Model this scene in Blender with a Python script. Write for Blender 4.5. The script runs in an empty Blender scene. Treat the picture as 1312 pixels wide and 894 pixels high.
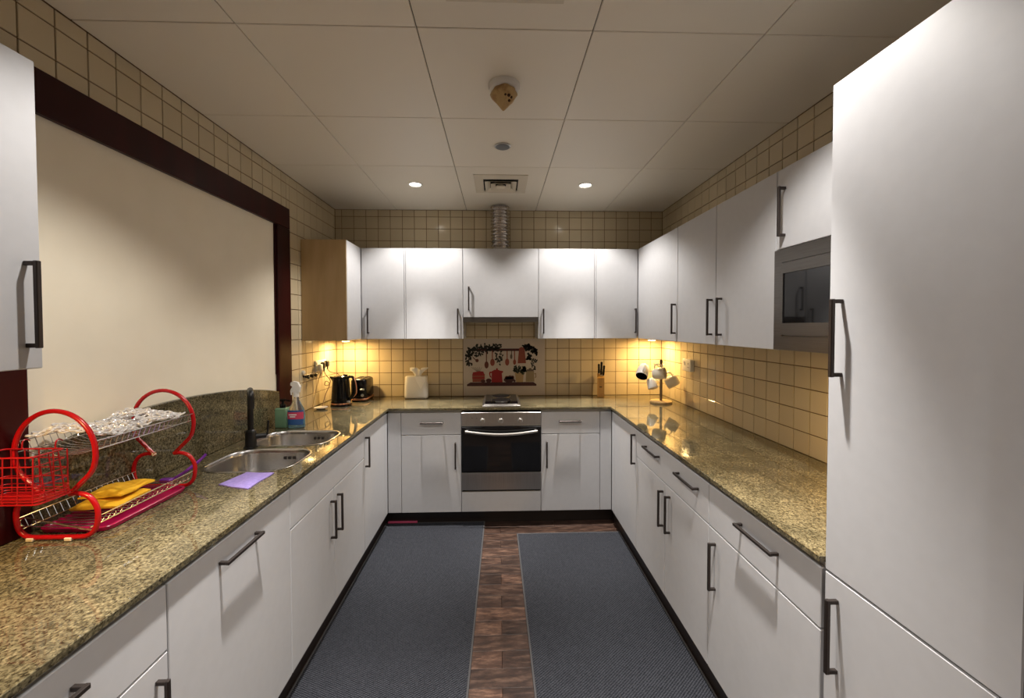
import bpy, bmesh, math, random
from mathutils import Vector, Matrix, Euler
random.seed(7)
sc = bpy.context.scene
COL = sc.collection

# ------------------------------------------------------------------ camera
YAW, PITCH, ROLL, CAMH = 0.0315, 0.0237, -0.0019, 1.5101
fw = Vector((math.sin(YAW)*math.cos(PITCH), math.cos(YAW)*math.cos(PITCH), -math.sin(PITCH)))
rt = Vector((math.cos(YAW), -math.sin(YAW), 0))
up = rt.cross(fw)
r2 = rt*math.cos(ROLL) + up*math.sin(ROLL)
u2 = up*math.cos(ROLL) - rt*math.sin(ROLL)
cd = bpy.data.cameras.new('camera')
cam = bpy.data.objects.new('camera', cd)
COL.objects.link(cam)
m = Matrix((r2, u2, -fw)).transposed().to_4x4()
m.translation = (0, 0, CAMH)
cam.matrix_world = m
cd.sensor_fit = 'HORIZONTAL'
cd.sensor_width = 36.0
cd.lens = 524.18/1312*36
cd.shift_x = (656-655.41)/1312
cd.shift_y = -(447-430.86)/1312
cd.clip_start = 0.02
sc.camera = cam

# ------------------------------------------------------------------ world, exposure
w = bpy.data.worlds.new('world'); sc.world = w; w.use_nodes = True
w.node_tree.nodes['Background'].inputs[0].default_value = (1.0, 0.86, 0.68, 1)
w.node_tree.nodes['Background'].inputs[1].default_value = 0.02
sc.view_settings.view_transform = 'Standard'
sc.view_settings.look = 'None'
sc.view_settings.gamma = 1
sc.view_settings.use_curve_mapping = False
sc.view_settings.exposure = 0.30

SPOT_W, BEAM_W, SPOT_COL = 44.0, 250.0, (1.0, 0.955, 0.90)
PUCK_W, PUCK_COL = 5.0, (1.0, 0.65, 0.25)
LIGHT_SPOTS = [(-0.588, 2.944), (0.622, 2.93), (-0.588, 1.17), (0.615, 1.17), (-0.588, -0.60), (0.615, -0.60)]  # last pair is unseen, added behind the camera as fill light

# ------------------------------------------------------------------ room measures (metres)
XWL, XWR, YW, ZT = -1.404, 1.445, 3.585, 2.52
XL, XR, YB = -0.835, 0.859, 3.07
ZC, ZD, ZDR, ZK = 0.903, 0.868, 0.699, 0.110
XLU, XRU, YU, ZU0, ZU1 = -1.08, 1.119, 3.26, 1.413, 2.132
YNEAR = -1.9
PITCHT = 0.1036

# ------------------------------------------------------------------ materials
def mat(name, col=(.8, .8, .8), rough=.5, metal=0.0, **kw):
    m = bpy.data.materials.new(name); m.use_nodes = True
    b = m.node_tree.nodes['Principled BSDF']
    b.inputs['Base Color'].default_value = (*col, 1)
    b.inputs['Roughness'].default_value = rough
    b.inputs['Metallic'].default_value = metal
    for k, v in kw.items():
        b.inputs[k.replace('_', ' ')].default_value = v
    return m
def N(m, t, **kw):
    n = m.node_tree.nodes.new(t)
    for k, v in kw.items():
        if k in n.inputs: n.inputs[k].default_value = v
        else: setattr(n, k, v)
    return n
def L(m, a, b): m.node_tree.links.new(a, b)
def B(m): return m.node_tree.nodes['Principled BSDF']
def coords(m, scale=(1, 1, 1), kind='Object'):
    t = N(m, 'ShaderNodeTexCoord'); mp = N(m, 'ShaderNodeMapping')
    mp.inputs['Scale'].default_value = scale
    L(m, t.outputs[kind], mp.inputs['Vector']); return mp.outputs['Vector']
def ramp(m, fac, stops):
    r = N(m, 'ShaderNodeValToRGB'); e = r.color_ramp.elements
    while len(e) < len(stops): e.new(0.5)
    for i, (p, c) in enumerate(stops): e[i].position = p; e[i].color = (*c, 1)
    L(m, fac, r.inputs['Fac']); return r.outputs['Color']
def bump(m, h, strength=.2, dist=.002):
    b = N(m, 'ShaderNodeBump'); b.inputs['Strength'].default_value = strength; b.inputs['Distance'].default_value = dist
    L(m, h, b.inputs['Height']); L(m, b.outputs['Normal'], B(m).inputs['Normal'])
def noisy(name, c1, c2, rough, scale=8.0, stretch=(1, 1, 1), metal=0.0, detail=4.0, bmp=0.0, lo=.35, hi=.65, **kw):
    m = mat(name, c1, rough, metal, **kw)
    n = N(m, 'ShaderNodeTexNoise'); n.inputs['Scale'].default_value = scale; n.inputs['Detail'].default_value = detail
    L(m, coords(m, stretch), n.inputs['Vector'])
    L(m, ramp(m, n.outputs['Fac'], [(lo, c1), (hi, c2)]), B(m).inputs['Base Color'])
    if bmp: bump(m, n.outputs['Fac'], bmp)
    return m
def varied(name, c1, c2, rough, **kw):          # each object its own shade between c1 and c2
    m = mat(name, c1, rough, **kw)
    oi = N(m, 'ShaderNodeObjectInfo')
    L(m, ramp(m, oi.outputs['Random'], [(0, c1), (1, c2)]), B(m).inputs['Base Color'])
    return m

M = {}
M['white'] = noisy('white_laminate', (.53, .53, .545), (.545, .545, .56), .40, 30)
M['carcass'] = mat('carcass_white', (.50, .50, .51), .5)
M['tile'] = varied('cream_tile', (.56, .468, .315), (.62, .523, .355), .14)
M['grout'] = noisy('grout', (.13, .075, .035), (.18, .105, .05), .9, 40)
M['ceil'] = varied('ceiling_panel', (.85, .79, .68), (.88, .82, .71), .42)
M['ceilback'] = mat('ceiling_joint', (.10, .085, .065), .9)
M['plaster'] = noisy('cream_plaster', (.72, .62, .46), (.75, .65, .49), .8, 12)
M['panel'] = noisy('cream_panel', (.87, .79, .63), (.90, .82, .66), .55, 6)
M['mahog'] = noisy('dark_mahogany', (.020, .0014, .0020), (.038, .0030, .0032), .34, 9, (1, 1, .12), **{'Specular_IOR_Level': .18})
M['handle'] = mat('dark_bronze', (.060, .048, .043), .38, .75)
M['handle_light'] = mat('brushed_nickel', (.55, .53, .50), .3, .9)
M['black'] = mat('black_plastic', (.003, .003, .0035), .16, **{'Specular_IOR_Level': .3})
M['blackmatte'] = mat('matte_black', (.004, .004, .0045), .45)
M['copper'] = mat('copper_trim', (.75, .38, .25), .25, .9)
M['steel'] = noisy('brushed_steel', (.44, .42, .40), (.52, .50, .48), .28, 6, (60, 1, 1), .95)
M['steel2'] = noisy('sink_steel', (.52, .51, .50), (.58, .57, .56), .24, 6, (1, 40, 1), 1.0)
M['steeldark'] = noisy('dark_steel', (.24, .23, .22), (.29, .28, .27), .32, 6, (1, 1, 60), .9)
M['microsteel'] = noisy('microwave_steel', (.15, .14, .13), (.18, .17, .16), .30, 6, (1, 1, 60), .9)
M['glassblack'] = mat('black_glass', (.006, .006, .007), .04)
M['chrome'] = mat('chrome_wire', (.72, .72, .72), .18, 1.0)
M['red'] = mat('red_tube', (.45, .004, .008), .22)
M['redwire'] = mat('red_wire', (.34, .004, .008), .3)
M['magenta'] = mat('magenta_plastic', (.33, .003, .055), .25)
M['yellow'] = noisy('yellow_cloth', (.80, .42, .01), (.86, .50, .02), .85, 60, bmp=.3)
M['lilac'] = noisy('lilac_cloth', (.24, .18, .46), (.30, .23, .54), .95, 90, bmp=.5)
M['purple'] = mat('purple_plastic', (.16, .02, .30), .35)
M['ring'] = mat('silver_ring', (.86, .84, .83), .25, .4)
M['cream_cap'] = mat('cream_rubber', (.80, .66, .48), .5)
M['whiteplastic'] = mat('white_plastic', (.78, .76, .72), .35)
M['tissue'] = mat('tissue_paper', (.88, .86, .82), .9)
M['beech'] = noisy('light_maple', (.52, .36, .18), (.60, .43, .23), .45, 5, (3, 3, .5))
M['block'] = noisy('knife_block_wood', (.50, .25, .06), (.60, .33, .09), .4, 10, (6, 6, .6))
M['treewood'] = noisy('mug_tree_wood', (.40, .26, .11), (.48, .32, .14), .4, 10, (6, 6, .6))
M['treepole'] = mat('mug_tree_pole', (.16, .12, .07), .35)
M['ceramic'] = mat('cream_ceramic', (.78, .73, .62), .15)
M['ceramicw'] = mat('white_ceramic', (.82, .80, .76), .12)
M['ceramicb'] = mat('black_ceramic', (.010, .009, .009), .2)
M['plugblack'] = mat('plug_black', (.010, .009, .009), .4)
M['cable_brown'] = mat('cable_brown', (.10, .035, .02), .5)
M['cable_white'] = mat('cable_cream', (.52, .38, .20), .5)
M['alu'] = mat('aluminium_duct', (.60, .56, .53), .20, 1.0)
M['ventw'] = mat('vent_cream', (.70, .63, .51), .45)
M['ventd'] = mat('vent_dark', (.02, .015, .012), .9)
M['sensor'] = mat('grey_sensor', (.16, .17, .18), .35)
M['wrap'] = noisy('beige_wrap', (.55, .38, .17), (.28, .15, .05), .6, 26, lo=.45, hi=.72)
M['wraphole'] = mat('burnt_hole', (.05, .02, .008), .8)
M['plinth'] = mat('black_plinth', (.016, .011, .009), .35)
M['pink'] = mat('pink_strip', (.42, .05, .12), .5)
M['bind'] = mat('mat_binding', (.07, .068, .07), .7, **{'Specular_IOR_Level': .2})
M['soap'] = mat('green_soap', (.20, .36, .22), .15, **{'Transmission_Weight': .25})
M['label_pink'] = mat('label_pink', (.60, .06, .13), .4)
M['label_white'] = mat('label_white', (.85, .85, .85), .4)
M['label_blue'] = mat('label_blue', (.03, .10, .28), .4)
M['bluewater'] = mat('blue_liquid', (.25, .62, .78), .05, **{'Transmission_Weight': .75, 'IOR': 1.33})
M['clear'] = mat('clear_plastic', (.9, .93, .95), .06, **{'Transmission_Weight': .92, 'IOR': 1.3})
M['floorbase'] = noisy('floor_underlay', (.05, .028, .018), (.08, .045, .028), .7, 20)
M['emit'] = mat('lamp_glow', (1, 1, 1), .5)
B(M['emit']).inputs['Emission Color'].default_value = (1.0, .93, .82, 1)
B(M['emit']).inputs['Emission Strength'].default_value = 14.0
M['emitwarm'] = mat('puck_glow', (1, .9, .6), .5)
B(M['emitwarm']).inputs['Emission Color'].default_value = (1.0, .78, .40, 1)
B(M['emitwarm']).inputs['Emission Strength'].default_value = 8.0

def granite():
    m = mat('granite', (.4, .33, .2), .045, **{'Specular_IOR_Level': .6})
    v = coords(m)
    a = N(m, 'ShaderNodeTexVoronoi'); a.inputs['Scale'].default_value = 230
    b = N(m, 'ShaderNodeTexNoise'); b.inputs['Scale'].default_value = 130; b.inputs['Detail'].default_value = 5
    c = N(m, 'ShaderNodeTexNoise'); c.inputs['Scale'].default_value = 9; c.inputs['Detail'].default_value = 3
    for n in (a, b, c): L(m, v, n.inputs['Vector'])
    c1 = ramp(m, a.outputs['Color'], [(.0, (.025, .018, .010)), (.28, (.070, .057, .029)), (.55, (.168, .140, .078)), (.85, (.325, .278, .165))])
    c2 = ramp(m, b.outputs['Fac'], [(.38, (.022, .017, .010)), (.52, (.132, .109, .063)), (.66, (.305, .258, .153))])
    x = N(m, 'ShaderNodeMix', data_type='RGBA'); x.inputs[0].default_value = .5
    L(m, c1, x.inputs[6]); L(m, c2, x.inputs[7])
    y = N(m, 'ShaderNodeMix', data_type='RGBA', blend_type='MULTIPLY'); y.inputs[0].default_value = .85
    L(m, x.outputs[2], y.inputs[6])
    L(m, ramp(m, c.outputs['Fac'], [(.35, (.50, .50, .48)), (.65, (.92, .90, .86))]), y.inputs[7])
    L(m, y.outputs[2], B(m).inputs['Base Color'])
    return m
M['granite'] = granite()
def plank():
    m = mat('dark_plank', (.1, .05, .03), .34)
    oi = N(m, 'ShaderNodeObjectInfo')
    t = N(m, 'ShaderNodeTexCoord'); mp = N(m, 'ShaderNodeMapping'); mp.inputs['Scale'].default_value = (6.5, 26, 1)
    add = N(m, 'ShaderNodeVectorMath', operation='ADD')
    cm = N(m, 'ShaderNodeMath', operation='MULTIPLY'); cm.inputs[1].default_value = 57.0
    L(m, oi.outputs['Random'], cm.inputs[0]); L(m, t.outputs['Object'], mp.inputs['Vector'])
    L(m, mp.outputs['Vector'], add.inputs[0]); L(m, cm.outputs[0], add.inputs[1])
    n = N(m, 'ShaderNodeTexNoise'); n.inputs['Scale'].default_value = 1.6; n.inputs['Detail'].default_value = 9; n.inputs['Roughness'].default_value = .74
    L(m, add.outputs[0], n.inputs['Vector'])
    col = ramp(m, n.outputs['Fac'], [(.32, (.010, .006, .005)), (.5, (.046, .025, .018)), (.68, (.135, .082, .058))])
    x = N(m, 'ShaderNodeMix', data_type='RGBA', blend_type='MULTIPLY'); x.inputs[0].default_value = 1
    L(m, col, x.inputs[6])
    L(m, ramp(m, oi.outputs['Random'], [(0, (.62, .60, .60)), (.6, (1, 1, 1)), (1, (1.7, 1.6, 1.5))]), x.inputs[7])
    L(m, x.outputs[2], B(m).inputs['Base Color'])
    bump(m, n.outputs['Fac'], .25)
    return m
M['plank'] = plank()
def weave():
    m = mat('charcoal_weave', (.03, .03, .035), .75, **{'Specular_IOR_Level': .12})
    v = coords(m, (1, 1, 1))
    rot = N(m, 'ShaderNodeMapping'); rot.inputs['Rotation'].default_value = (0, 0, .6); rot.inputs['Scale'].default_value = (84, 140, 1)
    L(m, v, rot.inputs['Vector'])
    a = N(m, 'ShaderNodeTexVoronoi'); a.inputs['Scale'].default_value = 1.0; a.inputs['Randomness'].default_value = .12
    L(m, rot.outputs['Vector'], a.inputs['Vector'])
    n = N(m, 'ShaderNodeTexNoise'); n.inputs['Scale'].default_value = 60; L(m, v, n.inputs['Vector'])
    c = ramp(m, a.outputs['Distance'], [(.18, (.058, .061, .072)), (.58, (.003, .0035, .006))])
    x = N(m, 'ShaderNodeMix', data_type='RGBA', blend_type='MULTIPLY'); x.inputs[0].default_value = .3
    L(m, c, x.inputs[6]); L(m, ramp(m, n.outputs['Fac'], [(.3, (.55, .55, .55)), (.7, (1.5, 1.5, 1.5))]), x.inputs[7])
    L(m, x.outputs[2], B(m).inputs['Base Color'])
    inv = N(m, 'ShaderNodeMath', operation='SUBTRACT'); inv.inputs[0].default_value = 1; L(m, a.outputs['Distance'], inv.inputs[1])
    bump(m, inv.outputs[0], .8, .003)
    return m
M['weave'] = weave()

# ------------------------------------------------------------------ mesh helpers: everything is given in world metres
ORG = {}
def shift(vs):
    xs = [v[0] for v in vs]; ys = [v[1] for v in vs]; zs = [v[2] for v in vs]
    return Vector(((min(xs)+max(xs))/2, (min(ys)+max(ys))/2, min(zs)))
def mesh(name, vs, fs, mt, smooth=False):
    me = bpy.data.meshes.new(name)
    me.from_pydata([tuple(v) for v in vs], [], fs)
    bm = bmesh.new(); bm.from_mesh(me); bmesh.ops.recalc_face_normals(bm, faces=bm.faces); bm.to_mesh(me); bm.free()
    if smooth:
        for p in me.polygons: p.use_smooth = True
        me.set_sharp_from_angle(angle=math.radians(smooth if smooth is not True else 40))
    me.materials.append(M[mt]); return me
def link(name, me, org, parent):
    o = bpy.data.objects.new(name, me); COL.objects.link(o)
    ORG[o] = Vector(org)
    if parent: o.parent = parent; o.location = ORG[o]-ORG[parent]
    else: o.location = org
    return o
def obj(name, vf, mt, parent=None, smooth=False):
    vs, fs = vf; c = shift(vs)
    return link(name, mesh(name, [Vector(v)-c for v in vs], fs, mt, smooth), c, parent)
def tag(o, label=None, cat=None, group=None, kind=None):
    if label: o['label'] = label
    if cat: o['category'] = cat
    if group: o['group'] = group
    if kind: o['kind'] = kind
    return o
def thing(name, loc, label, cat, group=None):
    o = link(name, None, loc, None); o.empty_display_size = .05
    return tag(o, label, cat, group)
def struct(o, label=None): o['kind'] = 'structure'; o['label'] = label or o.name.replace('_', ' '); return o
def join(*parts):
    V, F = [], []
    for vs, fs in parts:
        n = len(V); V += list(vs); F += [tuple(i+n for i in f) for f in fs]
    return V, F
def xf(vf, mtx): return [mtx @ Vector(v) for v in vf[0]], vf[1]
def box(x0, x1, y0, y1, z0, z1, c=0.0):
    c = min(c, (x1-x0)*.45, (y1-y0)*.45, (z1-z0)*.45)
    if c <= 0:
        v = [(x, y, z) for x in (x0, x1) for y in (y0, y1) for z in (z0, z1)]
        return v, [(0, 1, 3, 2), (4, 6, 7, 5), (0, 4, 5, 1), (2, 3, 7, 6), (0, 2, 6, 4), (1, 5, 7, 3)]
    lo, hi = (x0, y0, z0), (x1, y1, z1)
    V, idx = [], {}
    for s in [(a, b, d) for a in (0, 1) for b in (0, 1) for d in (0, 1)]:
        for ax in range(3):
            p = []
            for k in range(3):
                e = hi[k] if s[k] else lo[k]
                p.append(e if k == ax else (e-c if s[k] else e+c))
            idx[s, ax] = len(V); V.append(tuple(p))
    F = []
    for ax in range(3):
        o1, o2 = [k for k in range(3) if k != ax]
        for e in (0, 1):
            q = []
            for a, b in ((0, 0), (1, 0), (1, 1), (0, 1)):
                s = [0]*3; s[ax] = e; s[o1] = a; s[o2] = b; q.append(idx[tuple(s), ax])
            F.append(tuple(q))
        for a in (0, 1):
            for b in (0, 1):
                s0 = [0]*3; s1 = [0]*3; s1[ax] = 1; s0[o1] = s1[o1] = a; s0[o2] = s1[o2] = b
                s0, s1 = tuple(s0), tuple(s1)
                F.append((idx[s0, o1], idx[s1, o1], idx[s1, o2], idx[s0, o2]))
    for s in [(a, b, d) for a in (0, 1) for b in (0, 1) for d in (0, 1)]:
        F.append(tuple(idx[s, ax] for ax in range(3)))
    return V, F
def lathe(prof, n=32, c=(0, 0, 0), axis=None, caps=True):
    V, F = [], []
    for r, z in prof:
        for i in range(n):
            a = 2*math.pi*i/n; V.append((r*math.cos(a), r*math.sin(a), z))
    for k in range(len(prof)-1):
        for i in range(n):
            j = (i+1) % n; F.append((k*n+i, k*n+j, (k+1)*n+j, (k+1)*n+i))
    if caps:
        F.append(tuple(range(n))); F.append(tuple(range((len(prof)-1)*n, len(prof)*n)))
    q = Matrix.Identity(4) if axis is None else Vector((0, 0, 1)).rotation_difference(Vector(axis)).to_matrix().to_4x4()
    return xf((V, F), Matrix.Translation(c) @ q)
def tube(pts, r, n=8, closed=False):
    P = [Vector(p) for p in pts]; V, F = [], []; k = len(P)
    rad = r if isinstance(r, (list, tuple)) else [r]*k
    T = []
    for i in range(k):
        a = P[i-1] if (i or closed) else P[i]; b = P[(i+1) % k] if (i < k-1 or closed) else P[i]
        t = (b-a); T.append(t.normalized() if t.length > 1e-9 else Vector((0, 0, 1)))
    nrm = T[0].orthogonal().normalized()
    for i in range(k):
        if i: nrm = (T[i-1].rotation_difference(T[i]) @ nrm).normalized()
        bn = T[i].cross(nrm)
        for j in range(n):
            a = 2*math.pi*j/n; V.append(P[i]+(nrm*math.cos(a)+bn*math.sin(a))*rad[i])
    for i in range(k if closed else k-1):
        i2 = (i+1) % k
        for j in range(n):
            j2 = (j+1) % n; F.append((i*n+j, i*n+j2, i2*n+j2, i2*n+j))
    if not closed: F += [tuple(range(n)), tuple(range((k-1)*n, k*n))]
    return V, F
def spline(pts, sub=6, closed=False):
    P = [Vector(p) for p in pts]; k = len(P); out = []
    for i in range(k if closed else k-1):
        g = (lambda j: P[j % k]) if closed else (lambda j: P[max(0, min(k-1, j))])
        a, b, c, d = g(i-1), g(i), g(i+1), g(i+2)
        for s in range(sub):
            t = s/sub
            out.append(.5*((2*b)+(c-a)*t+(2*a-5*b+4*c-d)*t*t+(3*b-a-3*c+d)*t**3))
    if not closed: out.append(P[-1])
    return out
def rrect(x0, x1, y0, y1, r, n=6):
    r = min(r, (x1-x0)/2-1e-4, (y1-y0)/2-1e-4); out = []
    for cx, cy, a0 in ((x1-r, y1-r, 0), (x0+r, y1-r, 90), (x0+r, y0+r, 180), (x1-r, y0+r, 270)):
        for i in range(n+1):
            a = math.radians(a0+90*i/n); out.append((cx+r*math.cos(a), cy+r*math.sin(a)))
    return out
def loft(rings, cap0=True, cap1=True):
    n = len(rings[0]); V = [p for r in rings for p in r]; F = []
    for k in range(len(rings)-1):
        for i in range(n):
            j = (i+1) % n; F.append((k*n+i, k*n+j, (k+1)*n+j, (k+1)*n+i))
    if cap0: F.append(tuple(range(n)))
    if cap1: F.append(tuple(range((len(rings)-1)*n, len(rings)*n)))
    return V, F
def rbox(x0, x1, y0, y1, z0, z1, r, e=.006, taper=0.0, n=5):
    R = []
    for z, i in ((z0, e), (z0+e*.4, e*.3), (z0+e, 0), (z1-e, 0), (z1-e*.4, e*.3), (z1, e)):
        t = taper*(z-z0)/(z1-z0)
        R.append([(x, y, z) for x, y in rrect(x0+i+t, x1-i-t, y0+i+t, y1-i-t, max(r-i, .001), n)])
    return loft(R)
def prism_xz(poly, y0, y1):                    # polygon given as (x, z), extruded along y
    n = len(poly)
    V = [(x, y0, z) for x, z in poly]+[(x, y1, z) for x, z in poly]
    return V, [tuple(range(n)), tuple(range(n, 2*n))]+[(i, (i+1) % n, n+(i+1) % n, n+i) for i in range(n)]
def prism_yz(poly, x0, x1):
    n = len(poly)
    V = [(x0, y, z) for y, z in poly]+[(x1, y, z) for y, z in poly]
    return V, [tuple(range(n)), tuple(range(n, 2*n))]+[(i, (i+1) % n, n+(i+1) % n, n+i) for i in range(n)]
def slab_holes(outer, holes, z0, z1):          # flat slab with holes cut through
    bm = bmesh.new(); loops = []
    for lp in [outer]+holes:
        vs = [bm.verts.new((x, y, z1)) for x, y in lp]
        loops.append([bm.edges.new((vs[i], vs[(i+1) % len(vs)])) for i in range(len(vs))])
    bmesh.ops.triangle_fill(bm, use_beauty=True, use_dissolve=False, edges=[e for l in loops for e in l])
    g = bmesh.ops.extrude_face_region(bm, geom=list(bm.faces))
    for v in [v for v in g['geom'] if isinstance(v, bmesh.types.BMVert)]: v.co.z = z0
    bm.verts.index_update()
    r = [tuple(v.co) for v in bm.verts], [tuple(v.index for v in f.verts) for f in bm.faces]
    bm.free(); return r

# ------------------------------------------------------------------ walls, with their tiles
G = .0045                                       # tiles stand this far out of the grout bed
def frange(a, b, s):
    out = []; v = a
    while v < b-1e-6: out.append(v); v += s
    return out
wb = struct(obj('wall_back', box(XWL-.15, XWR+.15, YW+G, YW+.16, 0, ZT+.05), 'grout'), 'back wall of square cream tiles')
wl = struct(obj('wall_left', box(XWL-.16, XWL-G, YNEAR, YW+G, 0, ZT+.05), 'grout'), 'left wall of square cream tiles')
wr = struct(obj('wall_right', box(XWR+G, XWR+.16, YNEAR, YW+G, 0, ZT+.05), 'grout'), 'right wall of square cream tiles')
wf = struct(obj('wall_front', box(XWL-.15, XWR+.15, YNEAR-.15, YNEAR, 0, ZT+.05), 'plaster'), 'plain cream wall facing the cooker wall')
TILE = {}
def tile(plane, a0, a1, z0, z1, parent):
    if a1-a0 < .012 or z1-z0 < .012: return
    w_, h_ = round(a1-a0, 4), round(z1-z0, 4); key = (plane, w_, h_)
    if key not in TILE:
        g, c = .0021, .0013
        x, z = w_/2-g, h_-g
        V = [(-x, 0, g), (x, 0, g), (x, 0, z), (-x, 0, z), (-x, c-G, g), (x, c-G, g), (x, c-G, z), (-x, c-G, z),
             (-x+c, -G, g+c), (x-c, -G, g+c), (x-c, -G, z-c), (-x+c, -G, z-c)]
        F = [(8, 9, 10, 11)]
        for i in range(4):
            j = (i+1) % 4; F += [(i, j, 4+j, 4+i), (4+i, 4+j, 8+j, 8+i)]
        rot = {'B': Matrix.Identity(4), 'L': Matrix.Rotation(math.pi/2, 4, 'Z'), 'R': Matrix.Rotation(-math.pi/2, 4, 'Z')}[plane]
        TILE[key] = mesh('tile', [rot @ Vector(v) for v in V], F, 'tile')
    cc = (a0+a1)/2
    org = {'B': (cc, YW+G, z0), 'L': (XWL-G, cc, z0), 'R': (XWR+G, cc, z0)}[plane]
    link('tile', TILE[key], org, parent)
def tiles(plane, a_first, a0, a1, zs, parent, skip=None):
    ph = a_first
    while ph > a0: ph -= PITCHT
    while ph+PITCHT < a0+.001: ph += PITCHT
    for z0, z1 in zs:
        for a in frange(ph, a1, PITCHT):
            b0, b1 = max(a, a0), min(a+PITCHT, a1)
            if skip and skip((b0+b1)/2, (z0+z1)/2): continue
            tile(plane, b0, b1, z0, z1, parent)
ROWZ = [(ZC+.1039*k, ZC+.1039*(k+1)) for k in range(15)]+[(ZC+.1039*15, ZT)]
ROWZ = [(a, b) for a, b in ROWZ if b-a > .01]
lowr = [r for r in ROWZ if r[0] < 1.42]; topr = [r for r in ROWZ if r[1] > 2.13]
tiles('B', -1.348, XWL, XWR, lowr, wb)
tiles('B', -1.348, -.36, .40, [r for r in ROWZ if 1.42 <= r[0] < 1.6], wb)
tiles('B', -1.348, XWL, XWR, topr, wb)
tiles('L', 1.366, 2.775, YW, ROWZ, wl, lambda y, z: y > 3.05 and 1.55 < z < 2.05)
tiles('L', 1.366, .3, 2.775, [r for r in ROWZ if r[1] > 2.30], wl)
tiles('R', 1.85, 1.04, YW, lowr, wr)
tiles('R', 1.85, .3, YW, topr, wr)

# ------------------------------------------------------------------ ceiling panels
ce = struct(obj('ceiling', box(XWL-.15, XWR+.15, YNEAR-.1, YW+.15, ZT+.008, ZT+.15), 'ceilback'), 'suspended ceiling of square off-white panels')
gx, gy = -.275, 1.414
xs = [XWL]+[gx+.6*k for k in range(-1, 3)]+[XWR]
ys = [YNEAR]+[gy+.6*k for k in range(-5, 3)]+[YW]
for i in range(len(xs)-1):
    for j in range(len(ys)-1):
        obj('ceiling_panel', box(xs[i]+.0018, xs[i+1]-.0018, ys[j]+.0018, ys[j+1]-.0018, ZT, ZT+.012, .0015), 'ceil', ce)

# ------------------------------------------------------------------ floor planks
fl = struct(obj('floor', box(XWL-.15, XWR+.15, YNEAR-.1, YW+.15, -.12, -.008), 'floorbase'), 'floor of dark brown wooden planks')
rowi = 0
for y in frange(.10, 3.24, .0985):
    cuts = [-1.0, .012 if rowi % 2 else .012+random.choice((-.31, .33)), 1.0]
    if cuts[1] > .2: cuts.insert(1, -.36)
    elif cuts[1] < -.2: cuts.insert(2, .42)
    for a, b in zip(cuts, cuts[1:]):
        obj('plank', box(a+.0006, b-.0006, y+.0006, y+.0979, -.012, 0, .0012), 'plank', fl)
    rowi += 1
for y in frange(YNEAR, .0, .2):
    obj('plank', box(-1.35, 1.4, y+.0006, y+.1994, -.012, 0, .0012), 'plank', fl)

# ------------------------------------------------------------------ framed hatch in the left wall
XF = -1.380
hat = struct(link('window_1', None, (XWL, 1.93, ZC), None), 'wide serving hatch closed with a cream panel in a dark wooden frame')
obj('panel', box(XWL-.004, XWL+.004, 1.15, 2.70, ZC+.001, 2.24, .001), 'panel', hat)
obj('jamb', box(XWL-.004, XF, 1.10, 1.241, ZC+.001, 2.155, .003), 'mahog', hat)
obj('jamb', box(XWL-.004, XF, 2.615, 2.772, ZC+.001, 2.155, .003), 'mahog', hat)
obj('head_rail', box(XWL-.004, XF, 1.10, 2.772, 2.156, 2.290, .003), 'mahog', hat)
for yy in (1.241, 2.604):
    obj('bead', box(XWL+.0045, XWL+.012, yy, yy+.011, ZC+.31, 2.155, .002), 'mahog', hat)

# ------------------------------------------------------------------ plinths
struct(obj('baseboard_back', box(-.868, .886, 3.137, 3.155, 0.001, .104, .001), 'plinth'), 'black plinth under the oven run')
struct(obj('baseboard_left', box(-.886, -.870, .25, 3.15, .001, .104, .001), 'plinth'), 'black plinth under the sink run')
struct(obj('baseboard_right', box(.888, .904, .64, 3.15, .001, .104, .001), 'plinth'), 'black plinth under the long drawer run')
struct(obj('trim_1', box(.846, .965, .535, .622, .001, 2.30, .004), 'mahog'), 'dark wooden post beside the tall cabinet')

# ------------------------------------------------------------------ cabinet fronts and handles
def pbox(pl, pos, a0, a1, z0, z1, d0, d1, c=.0015):       # d0..d1 measured outward from plane pos
    if pl == 'L': return box(pos+d0, pos+d1, a0, a1, z0, z1, c)
    if pl == 'R': return box(pos-d1, pos-d0, a0, a1, z0, z1, c)
    return box(a0, a1, pos-d1, pos-d0, z0, z1, c)
T = .018
def front(name, pl, pos, a0, a1, z0, z1, parent, mt='white', gap=.0016):
    return obj(name, pbox(pl, pos, a0+gap, a1-gap, z0+gap, z1-gap-.0012, -T, 0, .002), mt, parent)
def handle(pl, pos, a, z, vertical, parent, ln=.192, mt='handle'):   # a, z: centre of the bar
    t, d = .0055, .031
    h = ln/2
    if vertical:
        parts = [pbox(pl, pos, a-t, a+t, z-h, z+h, d-.010, d, .0015)]
        for s in (-1, 1): parts.append(pbox(pl, pos, a-t*.9, a+t*.9, z+s*(h-.006)-.005, z+s*(h-.006)+.005, 0.0002, d-.009, .001))
    else:
        parts = [pbox(pl, pos, a-h, a+h, z-t, z+t, d-.010, d, .0015)]
        for s in (-1, 1): parts.append(pbox(pl, pos, a+s*(h-.006)-.005, a+s*(h-.006)+.005, z-t*.9, z+t*.9, 0.0002, d-.009, .001))
    o = obj('handle', join(*parts), mt, parent)
    return o
BD = .0185                                      # bodies stop behind the fronts

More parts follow.
